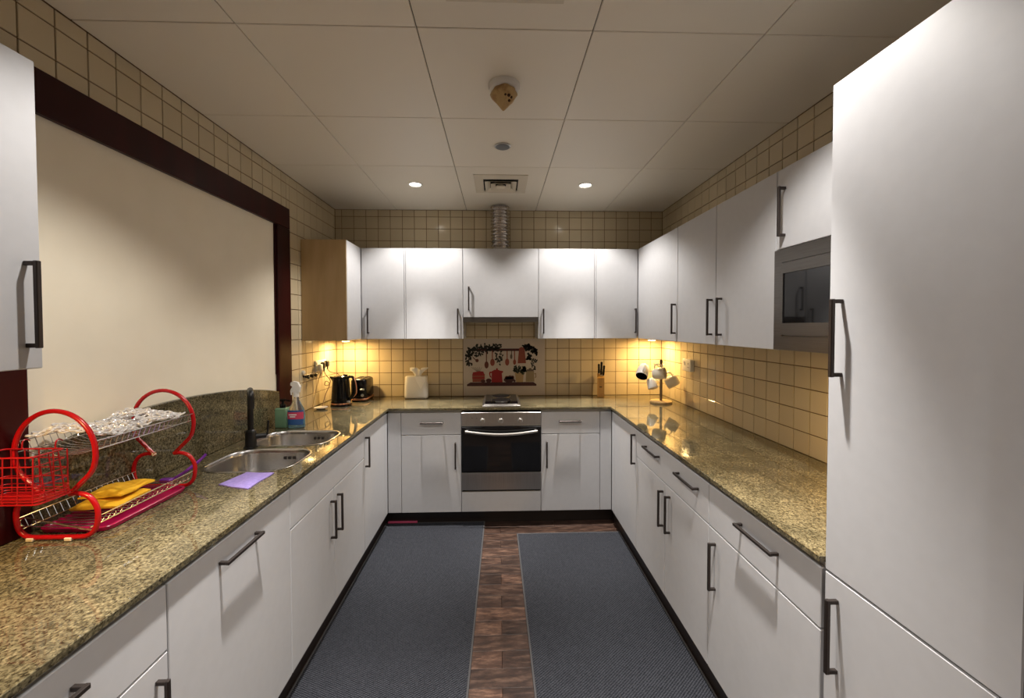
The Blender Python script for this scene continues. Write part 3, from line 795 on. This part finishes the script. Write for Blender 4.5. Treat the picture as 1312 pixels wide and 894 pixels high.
tag(obj('cleaning_cloth', blanket('cloth', [(-1.338, 1.330), (-1.222, 1.352), (-1.228, 1.482), (-1.345, 1.462)], .963, .014, 'yellow', 5, .005), 'yellow', None, 60), 'folded yellow cloth lying on top of another yellow cloth', 'cloth', 'yellow cloths in the rack')
tag(obj('cleaning_cloth', blanket('cloth', [(-1.078, 1.592), (-.940, 1.545), (-.934, 1.716), (-1.050, 1.722)], ZC+.0004, .008, 'lilac', 9, .0022, 14), 'lilac', None, 60), 'lilac microfibre cloth spread on the granite beside the sink', 'cloth')

# silver ring mat on the upper shelf
parts = []; r = random.Random(11)
for i in range(18):
    for j in range(9):
        x = -1.355+j*.0235+r.uniform(-.003, .003); y = 1.225+i*.0182+(.009 if j % 2 else 0)+r.uniform(-.002, .002)
        z = 1.192+.010*math.sin(i*.5+j*.3)+.012*abs(math.sin(i*.21+1))+r.uniform(-.003, .003)-.006*abs(j-4)/4
        z = max(z, 1.190)
        ring = [(.0155*math.cos(a), .0105*math.sin(a), 0) for a in [2*math.pi*k/10 for k in range(10)]]
        mt_ = Matrix.Translation((x, y, z)) @ Euler((r.uniform(-.5, .5), r.uniform(-.45, .45), r.uniform(0, 3.1))).to_matrix().to_4x4()
        parts.append(xf(tube(ring, .0030, 5, True), mt_))
o_ = obj('ring_mat', join(*parts), 'ring', None, 60)
tag(o_, 'silver mat of linked oval rings on the upper shelf of the dish rack', 'ring mat')

# red wire cutlery basket hung on the rack
t = thing('cutlery_basket', (-1.30, 1.13, 1.05), 'red wire cutlery basket hooked on the end of the dish rack', 'basket')
def hoop(x0, x1, y0, y1, z): return [(x, y, z) for x, y in rrect(x0, x1, y0, y1, .012, 3)]
P0, P1 = (-1.372, -1.196, 1.088, 1.176), (-1.376, -1.212, 1.092, 1.176)
lv = []
for k in range(8):
    s_ = [0, .06, .12, .2, .38, .58, .8, 1][k]
    e4 = [P0[i]*(1-s_)+P1[i]*s_ for i in range(4)]
    lv.append(tube(hoop(*e4, 1.050+.122*s_), .0022 if k in (0, 7) else .0016, 6, True))
obj('hoops', join(*lv), 'redwire', t, 50)
lv = []
for k in range(5):
    x = P0[0]+.012+k*(P0[1]-P0[0]-.024)/4
    for y in (P0[2], P0[3]): lv.append(tube([(x, y, 1.050), (x, y+(.004 if y < 1.1 else 0), 1.172)], .0016, 6))
for k in range(3):
    y = P0[2]+.02+k*.024
    lv.append(tube([(P0[0], y, 1.05), (P0[0]-.004, y, 1.172)], .0016, 6)); lv.append(tube([(P0[1], y, 1.05), (P1[1], y, 1.172)], .0016, 6))
for k in range(9):
    y = P0[2]+.006+k*.0095; lv.append(tube([(P0[0], y, 1.050), (P0[1], y, 1.050)], .0015, 6))
obj('uprights', join(*lv), 'redwire', t, 50)
for x in (-1.33, -1.24):
    obj('hook', tube(spline([(x, 1.176, 1.170), (x, 1.178, 1.190), (x, 1.186, 1.196), (x, 1.196, 1.190)], 4), .0018, 6), 'redwire', t, 50)

# purple dish brush leaning behind the rack
t = thing('dish_brush', (-1.25, 1.62, ZC), 'purple dish brush leaning by the far end of the dish rack', 'brush')
obj('stick', tube(spline([(-1.262, 1.592, .921), (-1.235, 1.628, .940), (-1.205, 1.668, .972), (-1.190, 1.690, .995)], 5), [.006]*6+[.0065]*5+[.0055]*5, 8), 'purple', t, 50)
obj('head', rbox(-1.292, -1.246, 1.576, 1.606, ZC+.0165, ZC+.030, .012, .004), 'purple', t, 50)
obj('bristles', rbox(-1.288, -1.250, 1.580, 1.602, ZC+.0005, ZC+.0163, .010, .002), 'whiteplastic', t, 50)

# ------------------------------------------------------------------ bottles by the sink
t = thing('soap_dispenser', (-1.318, 2.515, ZC), 'square green soap dispenser with a black pump behind the sink', 'soap dispenser')
obj('bottle', rbox(-1.346, -1.276, 2.485, 2.550, ZC+.0004, 1.022, .008, .006), 'soap', t, 50)
obj('pump_collar', lathe([(.018, 1.0222), (.018, 1.040), (.014, 1.044), (.007, 1.046), (.007, 1.062)], 20, (-1.311, 2.517, 0)), 'black', t, 35)
obj('pump_head', join(rbox(-1.326, -1.297, 2.505, 2.530, 1.060, 1.075, .006, .003), tube([(-1.300, 2.515, 1.068), (-1.262, 2.505, 1.064)], .005, 8)), 'black', t, 40)
t = thing('spray_bottle', (-1.222, 2.50, ZC), 'clear spray bottle half full of blue cleaner with a white trigger', 'spray bottle')
bx_, by_ = -1.222, 2.500
def oval(rx, ry, z, n=24): return [(bx_+rx*math.cos(2*math.pi*k/n), by_+ry*math.sin(2*math.pi*k/n), z) for k in range(n)]
obj('bottle', loft([oval(.044, .024, ZC+.0004), oval(.050, .029, ZC+.004), oval(.050, .029, .985), oval(.046, .027, 1.015), oval(.030, .020, 1.045), oval(.016, .015, 1.070), oval(.013, .013, 1.095)]), 'clear', t, 50)
obj('liquid', loft([oval(.041, .021, ZC+.003), oval(.0475, .0265, ZC+.007), oval(.0475, .0265, .972)]), 'bluewater', t, 50)
lb = []
for k in range(15):
    a = math.radians(-155+k*130/14); lb.append((bx_+.0506*math.cos(a), by_+.0296*math.sin(a)))
def label_strip(z0, z1, off):
    V = [(bx_+(x-bx_)*(1+off), by_+(y-by_)*(1+off), z) for z in (z0, z1) for x, y in lb]; n = len(lb)
    V += [(bx_+(x-bx_)*(1+off+.012), by_+(y-by_)*(1+off+.012), z) for z in (z0, z1) for x, y in lb]
    F = [(i, i+1, n+i+1, n+i) for i in range(n-1)]+[(2*n+i, 2*n+i+1, 3*n+i+1, 3*n+i) for i in range(n-1)]
    F += [(i, i+1, 2*n+i+1, 2*n+i) for i in range(n-1)]+[(n+i, n+i+1, 3*n+i+1, 3*n+i) for i in range(n-1)]
    return V, F
lo_ = obj('label', label_strip(.925, 1.012, .006), 'label_blue', t, 50)
obj('label_band', label_strip(.960, 1.002, .020), 'label_pink', lo_, 50)
for z0, x0, x1 in ((.984, -1.252, -1.206), (.972, -1.246, -1.214)):
    obj('lettering', box(x0, x1, by_-.0325, by_-.0318, z0, z0+.006), 'label_white', lo_)
obj('collar', lathe([(.0165, 1.090), (.0165, 1.112), (.012, 1.116)], 20, (bx_, by_, 0)), 'whiteplastic', t, 35)
obj('trigger_head', prism_xz([(bx_-.022, 1.118), (bx_+.020, 1.116), (bx_+.026, 1.150), (bx_+.012, 1.178), (bx_-.014, 1.184), (bx_-.028, 1.176), (bx_-.030, 1.160), (bx_-.018, 1.152)], by_-.010, by_+.010), 'whiteplastic', t)
obj('trigger', tube(spline([(bx_-.016, by_-.004, 1.150), (bx_-.026, by_-.010, 1.130), (bx_-.022, by_-.014, 1.104)], 4), .004, 8), 'whiteplastic', t, 50)
obj('dip_tube', tube([(bx_+.002, by_, 1.09), (bx_+.004, by_, .93)], .0022, 6), 'whiteplastic', t, 50)

# ------------------------------------------------------------------ kettle, toaster
kx, ky = -1.224, 3.205
t = thing('kettle', (kx, ky, ZC), 'glossy black kettle with a copper-trimmed handle in the left corner', 'kettle')
obj('power_base', lathe([(.076, ZC+.0004), (.078, ZC+.006), (.076, ZC+.012), (.070, ZC+.013)], 36, (kx, ky, 0)), 'black', t, 35)
obj('body', lathe([(.070, ZC+.0135), (.072, ZC+.020), (.070, ZC+.07), (.064, ZC+.16), (.060, ZC+.205), (.058, ZC+.214)], 40, (kx, ky, 0)), 'black', t, 40)
obj('base_band', lathe([(.0728, ZC+.014), (.0732, ZC+.022), (.0724, ZC+.024), (.071, ZC+.014)], 40, (kx, ky, 0), caps=False), 'copper', t, 40)
l_ = obj('lid', lathe([(.0585, ZC+.2145), (.058, ZC+.222), (.048, ZC+.229), (.012, ZC+.232)], 36, (kx, ky, 0)), 'black', t, 40)
obj('lid_knob', rbox(kx+.020, kx+.050, ky-.012, ky+.012, ZC+.2255, ZC+.240, .006, .003), 'black', l_, 40)
obj('spout', loft([[(kx-.050, ky-.026, ZC+.175), (kx-.050, ky+.026, ZC+.175), (kx-.050, ky+.026, ZC+.222), (kx-.050, ky-.026, ZC+.222)],
                   [(kx-.066, ky-.016, ZC+.200), (kx-.066, ky+.016, ZC+.200), (kx-.066, ky+.018, ZC+.224), (kx-.066, ky-.018, ZC+.224)],
                   [(kx-.084, ky-.006, ZC+.217), (kx-.084, ky+.006, ZC+.217), (kx-.084, ky+.006, ZC+.225), (kx-.084, ky-.006, ZC+.225)]]), 'black', t)
hd = Vector((.94, -.34, 0))
hp = [Vector((kx, ky, z_))+hd*d_ for d_, z_ in ((.056, ZC+.212), (.085, ZC+.226), (.112, ZC+.220), (.128, ZC+.185), (.136, ZC+.130), (.132, ZC+.100), (.108, ZC+.072), (.074, ZC+.050))]
h_ = obj('handle', tube(spline(hp, 5), .0105, 10), 'black', t, 50)
obj('copper_strip', tube(spline([p+hd*.009+Vector((0, -.002, 0)) for p in hp[2:7]], 5), .0048, 8), 'copper', h_, 50)
obj('switch', rbox(kx+.058, kx+.082, ky-.045, ky-.022, ZC+.020, ZC+.040, .006, .003), 'handle_light', t, 40)
t = thing('toaster', (-1.135, 3.445, ZC), 'glossy black toaster with a copper base band behind the kettle', 'toaster')
obj('feet', box(-1.195, -1.082, 3.345, 3.545, ZC+.0004, ZC+.012, .003), 'black', t)
obj('base_band', rbox(-1.208, -1.070, 3.332, 3.558, ZC+.0125, ZC+.028, .03, .003), 'copper', t, 50)
obj('body', rbox(-1.206, -1.072, 3.334, 3.556, ZC+.0285, ZC+.185, .03, .016, .004), 'black', t, 50)
for sx in (-1.165, -1.113):
    obj('slot', box(sx-.014, sx+.014, 3.365, 3.525, ZC+.1852, ZC+.1866, .0005), 'ventd', t)
obj('lever', rbox(-1.118, -1.086, 3.318, 3.333, ZC+.095, ZC+.108, .004, .002), 'handle_light', t, 40)
obj('dial', lathe([(.011, 0), (.011, .008), (.008, .010)], 16, (-1.102, 3.3335, ZC+.055), (0, -1, 0)), 'handle_light', t, 40)

# ------------------------------------------------------------------ tissue holder
t = thing('tissue_box', (-.70, 3.50, ZC), 'white rounded tissue holder with tissue pulled up, against the tiles', 'tissue box')
R_ = []
for z, gx_, i in ((ZC+.0004, 0, .012), (ZC+.008, 0, .002), (ZC+.020, 0, 0), (ZC+.12, .003, 0), (ZC+.178, .006, .001), (ZC+.188, .006, .004), (ZC+.190, .006, .009)):
    R_.append([(x, y, z) for x, y in rrect(-.800+gx_+i, -.602-gx_-i, 3.452+i, 3.556-i, .035, 5)])
obj('holder', loft(R_), 'whiteplastic', t, 50)
obj('foot_rim', rbox(-.795, -.607, 3.4555, 3.5525, ZC+.0002, ZC+.0085, .030, .002), 'steeldark', t, 50)
r = random.Random(4); V, F = [], []
n = 28
for k, (rad, z) in enumerate(((.024, 1.0925), (.024, 1.106), (.034, 1.122), (.044, 1.138), (.054, 1.152))):
    for i in range(n):
        a = 2*math.pi*i/n; wv = 1+(.10+.12*k)*math.sin(a*5+k*.3)+.1*math.sin(a*9+1)
        V.append((-.688+rad*wv*math.cos(a)*1.05, 3.505+rad*wv*math.sin(a)*.55, z+.012*k/4*math.sin(a*3+.8)))
for k in range(4):
    for i in range(n):
        j = (i+1) % n; F.append((k*n+i, k*n+j, (k+1)*n+j, (k+1)*n+i))
o_ = obj('tissue', (V, F), 'tissue', t, 70); sd = o_.modifiers.new('thick', 'SOLIDIFY'); sd.thickness = .0012
o_ = obj('tissue_flap', prism_xz([(-.705, 1.094), (-.612, 1.092), (-.616, 1.060), (-.655, .985), (-.690, 1.050)], 3.4485, 3.4502), 'tissue', t)

# ------------------------------------------------------------------ knife block
t = thing('knife_block', (.880, 3.50, ZC), 'wooden knife block with three black-handled knives', 'knife block')
mtx = Matrix.Translation((.880, 3.495, ZC+.0004)) @ Matrix.Rotation(math.radians(-14), 4, 'Z')
blk = prism_yz([(-.048, 0), (.050, 0), (.070, .196), (.028, .205), (-.048, .168)], -.030, .030)
obj('block', xf(blk, mtx), 'block', t)
obj('mark', xf(box(-.010, .010, -.0492, -.0482, .088, .096), mtx), 'ventd', t)
for q, (dx, dy, ln) in enumerate(((-.016, .016, .082), (.002, -.006, .112), (.020, -.014, .086))):
    dirv = Vector((.05*(q-1)+.05, .10, 1)).normalized()
    base = Vector((dx, dy, .172+(dy+.048)*.46))
    k_ = obj('knife_handle', xf(tube([base+dirv*s for s in (.0, .02, ln*.6, ln-.006, ln)], [.0085, .0098, .0092, .0102, .0060], 8), mtx), 'black', t, 50)
    obj('bolster', xf(tube([base-dirv*.004, base+dirv*.004], .0083, 8), mtx), 'steel', k_, 50)

# ------------------------------------------------------------------ mug tree and mugs
mx, my = 1.290, 3.205
t = thing('mug_tree', (mx, my, ZC), 'wooden mug tree on a round base in the right corner', 'mug tree')
obj('base', lathe([(.082, ZC+.0004), (.085, ZC+.004), (.085, ZC+.014), (.080, ZC+.018), (.014, ZC+.019)], 36, (mx, my, 0)), 'treewood', t, 35)
obj('pole', lathe([(.0105, ZC+.0195), (.0105, 1.205), (.009, 1.212)], 16, (mx, my, 0)), 'treepole', t, 35)
obj('finial', lathe([(.008, 1.212), (.011, 1.220), (.011, 1.236), (.006, 1.246)], 16, (mx, my, 0)), 'handle', t, 40)
ARMS = [((-.6, -.8), 1.190), ((.85, -.52), 1.142), ((-1, .05), 1.120), ((-.75, .65), 1.200), ((.7, .7), 1.195)]
for (ax, ay), z_ in ARMS:
    dv = Vector((ax, ay, 0)).normalized()
    obj('arm', tube(spline([Vector((mx, my, z_-.012))+dv*.008, Vector((mx, my, z_))+dv*.035, Vector((mx, my, z_+.012))+dv*.062], 3), .0035, 8), 'handle_light', t, 50)
def mug(c, axis, hdir, label, outer, inner, r=.045, h=.094):
    ax = Vector(axis).normalized(); hv = Vector(hdir); hv = (hv-ax*hv.dot(ax)).normalized(); sd = ax.cross(hv)
    m4 = Matrix((hv, sd, ax)).transposed().to_4x4(); m4.translation = Vector(c)-ax*h*.5
    t = thing('mug', c, label, 'mug', 'mugs on the mug tree')
    out = lathe([(r*.72, 0), (r*.80, .003), (r*.93, .02), (r, .05), (r, h-.002), (r-.001, h), (r-.0028, h-.001)], 28, caps=False)
    n_ = 28; out[1].append(tuple(range(n_)))
    obj('body', xf(out, m4), outer, t, 40)
    inn = lathe([(r-.0028, h-.001), (r-.0034, h-.006), (r-.0034, .05), (r*.86, .02), (r*.6, .006)], 28, caps=False); inn[1].append(tuple(range(4*n_, 5*n_)))
    obj('inside', xf(inn, m4), inner, t, 40)
    hp = [Vector(p) for p in ((r-.002, 0, h*.80), (r+.016, 0, h*.84), (r+.029, 0, h*.66), (r+.029, 0, h*.42), (r+.014, 0, h*.24), (r*.93, 0, h*.26))]
    obj('handle', xf(tube(spline(hp, 4), .0048, 8), m4), outer, t, 50)
mug((1.252, 3.150, 1.142), (.78, -.58, .16), (-.1, -.1, 1), 'cream mug hanging high on the mug tree with its open end outward', 'ceramic', 'ceramic')
mug((1.366, 3.175, 1.078), (-.62, .35, -.38), (-.35, -.1, 1), 'cream mug showing its round base on the tiled-wall side of the mug tree', 'ceramic', 'ceramic', .047)
mug((1.226, 3.232, 1.052), (.10, -.42, -.85), (.25, .3, .6), 'small pale mug hanging upside down low on the mug tree', 'ceramicw', 'ceramic', .039, .082)
mug((1.165, 3.262, 1.148), (-.42, -.56, -.66), (.2, -.25, 1), 'white mug with a black inside on the mug tree', 'ceramicw', 'ceramicb', .048, .108)

# ------------------------------------------------------------------ tile poster behind the hob
PX, PZ, PS = -.309, 1.405, .714/1165
def pp(u, v): return (PX+(u-40)*PS, PZ-(v-30)*(.497/820))
t = thing('wall_poster', (.05, YW-.001, .906), 'printed sheet of kitchen shelf, teapot and hanging ladles behind the hob', 'poster')
M['poster'] = mat('poster_sheet', (.50, .44, .38), .3)
for nm, c_ in (('p_dark', (.045, .003, .004)), ('p_leaf', (.006, .009, .008)), ('p_green', (.018, .035, .018)), ('p_red', (.26, .002, .004)), ('p_orange', (.24, .050, .026)), ('p_brown', (.10, .020, .009)), ('p_cream', (.38, .26, .12)), ('p_jar', (.26, .20, .11)), ('p_grey', (.11, .08, .06))):
    M[nm] = mat('print_'+nm[2:], c_, .35)
YP = YW-.0022
obj('sheet', box(PX, PX+.714, YP, YW-.0003, .908, PZ), 'poster', t)
def pr(name, mt, polys, lift=1):
    o = obj(name, join(*[prism_xz([pp(u, v) for u, v in p], YP-.0003*lift-.0001, YP-.0001) for p in polys]), mt, t)
    if name in ('foliage_print', 'plant_print'): o['kind'] = 'stuff'
def ell(u, v, a, b, n=14, rot=0):
    c, s = math.cos(rot), math.sin(rot)
    return [(u+a*math.cos(q)*c-b*math.sin(q)*s, v+a*math.cos(q)*s+b*math.sin(q)*c) for q in [2*math.pi*k/n for k in range(n)]]
def rect(u0, u1, v0, v1): return [(u0, v0), (u1, v0), (u1, v1), (u0, v1)]
pr('shelf_print', 'p_dark', [[(90, 690), (140, 660), (1040, 660), (1085, 690), (1085, 715), (90, 715)]])
pr('rail_print', 'p_dark', [rect(130, 850, 172, 208)])
r = random.Random(21); lv = []
def leaf(u, v, s=1.0): lv.append(ell(u, v, r.uniform(16, 27)*s, r.uniform(9, 14)*s, 7, r.uniform(0, 3.1)))
for k in range(95): u = r.uniform(110, 580); leaf(u, 165+r.gauss(0, 26)+max(0, (200-u))*.25)
for k in range(34): leaf(r.uniform(75, 170), 210+r.uniform(0, 210))
for k in range(14): leaf(r.uniform(180, 320), r.uniform(220, 290), .9)
for k in range(20): leaf(545+r.gauss(0, 32), 230+r.uniform(0, 180), .9)
for k in range(70): u = r.uniform(890, 1095); leaf(u, 110+r.uniform(0, 90)+max(0, u-980)*.7)
for k in range(20): leaf(r.uniform(940, 1010), r.uniform(240, 340))
for k in range(16): leaf(1055+r.gauss(0, 22), 330+r.uniform(0, 150), .9)
pr('foliage_print', 'p_leaf', lv, 2)
pr('ladle_print', 'p_brown', [rect(362, 376, 208, 360), ell(370, 408, 30, 52)], 1)
pr('ladle_print', 'p_brown', [ell(235, 345, 24, 24), [(170, 300), (180, 292), (225, 335), (218, 345)]], 1)
for a, b, c, d, e, f_ in ((447, 461, 320, 455, 372, 33), (658, 672, 320, 665, 368, 30), (764, 778, 330, 771, 368, 22)):
    pr('spoon_print', 'p_orange', [rect(a, b, 208, c), ell(d, e, f_, 52 if f_ > 25 else 40)], 1)
pr('whisk_print', 'p_grey', [rect(722, 734, 208, 260), ell(724, 288, 17, 36)]+[[(150+k*30, 440), (155+k*30, 438), (235+k*8, 500), (228+k*8, 502)] for k in range(6)], 1)
pr('towel_print', 'p_orange', [[(838, 165), (870, 150), (905, 160), (918, 200), (935, 385), (815, 388), (832, 210)]], 3)
pr('pot_print', 'p_orange', [[(165, 540), (345, 540), (340, 655), (170, 655)]], 1)
pr('pot_lid_print', 'p_red', [[(165, 560), (175, 515), (270, 497), (325, 505), (345, 560)], rect(165, 345, 585, 605)], 2)
pr('teapot_print', 'p_red', [[(445, 500), (480, 480), (505, 478), (510, 455), (528, 455), (532, 478), (560, 490), (605, 498), (608, 515), (588, 530), (600, 660), (440, 660)],
                             [(445, 505), (415, 505), (405, 530), (415, 580), (440, 600), (440, 580), (425, 560), (422, 530), (445, 525)]], 2)
pr('berry_print', 'p_dark', [ell(690, 625, 75, 42), ell(660, 595, 28, 26), ell(705, 590, 30, 28), ell(740, 590, 24, 26), ell(770, 642, 16, 18)], 2)
pr('berry_print', 'p_dark', [ell(400, 635, 40, 30)], 2)
pr('berry_print', 'p_dark', [ell(320, 642, 34, 22)], 2)
pr('planter_print', 'p_cream', [[(775, 520), (905, 520), (890, 662), (795, 662)]], 1)
lv = []
for k in range(60): leaf(r.uniform(755, 930), 470+r.gauss(0, 28), .9)
pr('plant_print', 'p_green', lv, 2)
pr('jar_print', 'p_jar', [[(935, 500), (1050, 500), (1055, 655), (930, 655)], [(1055, 530), (1080, 530), (1085, 590), (1060, 605), (1060, 590), (1070, 580), (1068, 548), (1055, 548)]], 1)
pr('jar_lid_print', 'p_grey', [rect(945, 1045, 475, 502), ell(995, 468, 22, 12)], 2)

# ------------------------------------------------------------------ sockets, plugs, cables
t = thing('wall_socket', (XWL, 3.25, 1.165), 'white double wall socket with plugs in it above the kettle', 'socket')
obj('plate', rbox(XWL+.0004, XWL+.011, 3.160, 3.345, 1.165, 1.252, .003, .002), 'whiteplastic', t, 40)
obj('rocker', box(XWL+.0112, XWL+.016, 3.170, 3.180, 1.222, 1.240, .001), 'whiteplastic', t)
def plug(y, z, mt, label, cpts, cmat, clabel):
    t = thing('plug', (XWL+.03, y, z-.02), label, 'plug')
    obj('body', rbox(XWL+.0165, XWL+.046, y-.021, y+.021, z-.024, z+.024, .008, .006), mt, t, 50)
    c0 = Vector((XWL+.038, y, z-.024))
    obj('strain_relief', tube([c0+Vector((0, 0, .001)), c0-Vector((0, 0, .022))], [.006, .004], 8), mt, t, 50)
    cb = [c0-Vector((0, 0, .020))]+[Vector(p) for p in cpts]
    obj('cable', tube(spline(cb, 6), .0028, 7), cmat, t, 60)
plug(3.185, 1.200, 'whiteplastic', 'white plug whose pale cable hangs straight down the tiles', [(XWL+.020, 3.175, 1.10), (XWL+.012, 3.13, .99), (XWL+.012, 3.09, ZC+.004)], 'cable_white', '')
plug(3.240, 1.212, 'plugblack', 'black plug with a looping brown cable, next to the white plug', [(XWL+.045, 3.255, 1.135), (XWL+.060, 3.30, 1.085), (XWL+.050, 3.29, 1.050), (XWL+.035, 3.255, 1.055), (XWL+.045, 3.255, 1.085), (XWL+.060, 3.285, 1.055), (XWL+.050, 3.235, .985), (XWL+.060, 3.160, .925), (XWL+.075, 3.13, ZC+.006), (XWL+.085, 3.15, ZC+.004), (XWL+.090, 3.19, ZC+.004)], 'cable_brown', '')
plug(3.305, 1.218, 'plugblack', 'black plug nearest the room corner', [(XWL+.050, 3.33, 1.15), (XWL+.095, 3.40, 1.115), (XWL+.14, 3.45, 1.0), (XWL+.15, 3.46, ZC+.012), (XWL+.180, 3.46, ZC+.010)], 'cable_brown', '')
t = thing('hook_rail', (XWL, 3.03, 1.13), 'small dark wall rail with round knobs beside the socket', 'hook rail')
obj('bar', box(XWL+.0004, XWL+.012, 2.968, 3.120, 1.148, 1.166, .003), 'handle', t)
for y in (2.985, 3.045, 3.105):
    obj('knob', lathe([(.007, 0), (.007, .012), (.013, .016), (.013, .026), (.010, .029)], 16, (XWL+.0122, y, 1.150), (1, 0, 0)), 'black', t, 40)
obj('cap', lathe([(.016, 0), (.016, .010), (.010, .016)], 18, (XWL+.0004, 2.972, 1.184), (1, 0, 0)), 'whiteplastic', t, 40)
t = thing('wall_socket', (XWR, 3.04, 1.17), 'cream switched wall socket beside the mug tree', 'socket')
obj('box', rbox(XWR-.030, XWR-.0004, 2.972, 3.108, 1.172, 1.262, .006, .004), 'whiteplastic', t, 40)
obj('rocker', box(XWR-.034, XWR-.0302, 3.060, 3.085, 1.215, 1.245, .001), 'whiteplastic', t)
obj('pin_holes', join(box(XWR-.0312, XWR-.0302, 3.005, 3.012, 1.226, 1.234), box(XWR-.0312, XWR-.0302, 2.995, 3.000, 1.200, 1.206), box(XWR-.0312, XWR-.0302, 3.016, 3.021, 1.200, 1.206)), 'ventd', t)
tag(obj('saucer', lathe([(.026, ZC+.0004), (.030, ZC+.004), (.048, ZC+.012), (.049, ZC+.014), (.044, ZC+.012), (.026, ZC+.007), (.006, ZC+.006)], 28, (-1.318, 3.06, 0)), 'ceramicw', None, 50), 'small white saucer on the granite before the kettle cables', 'saucer')
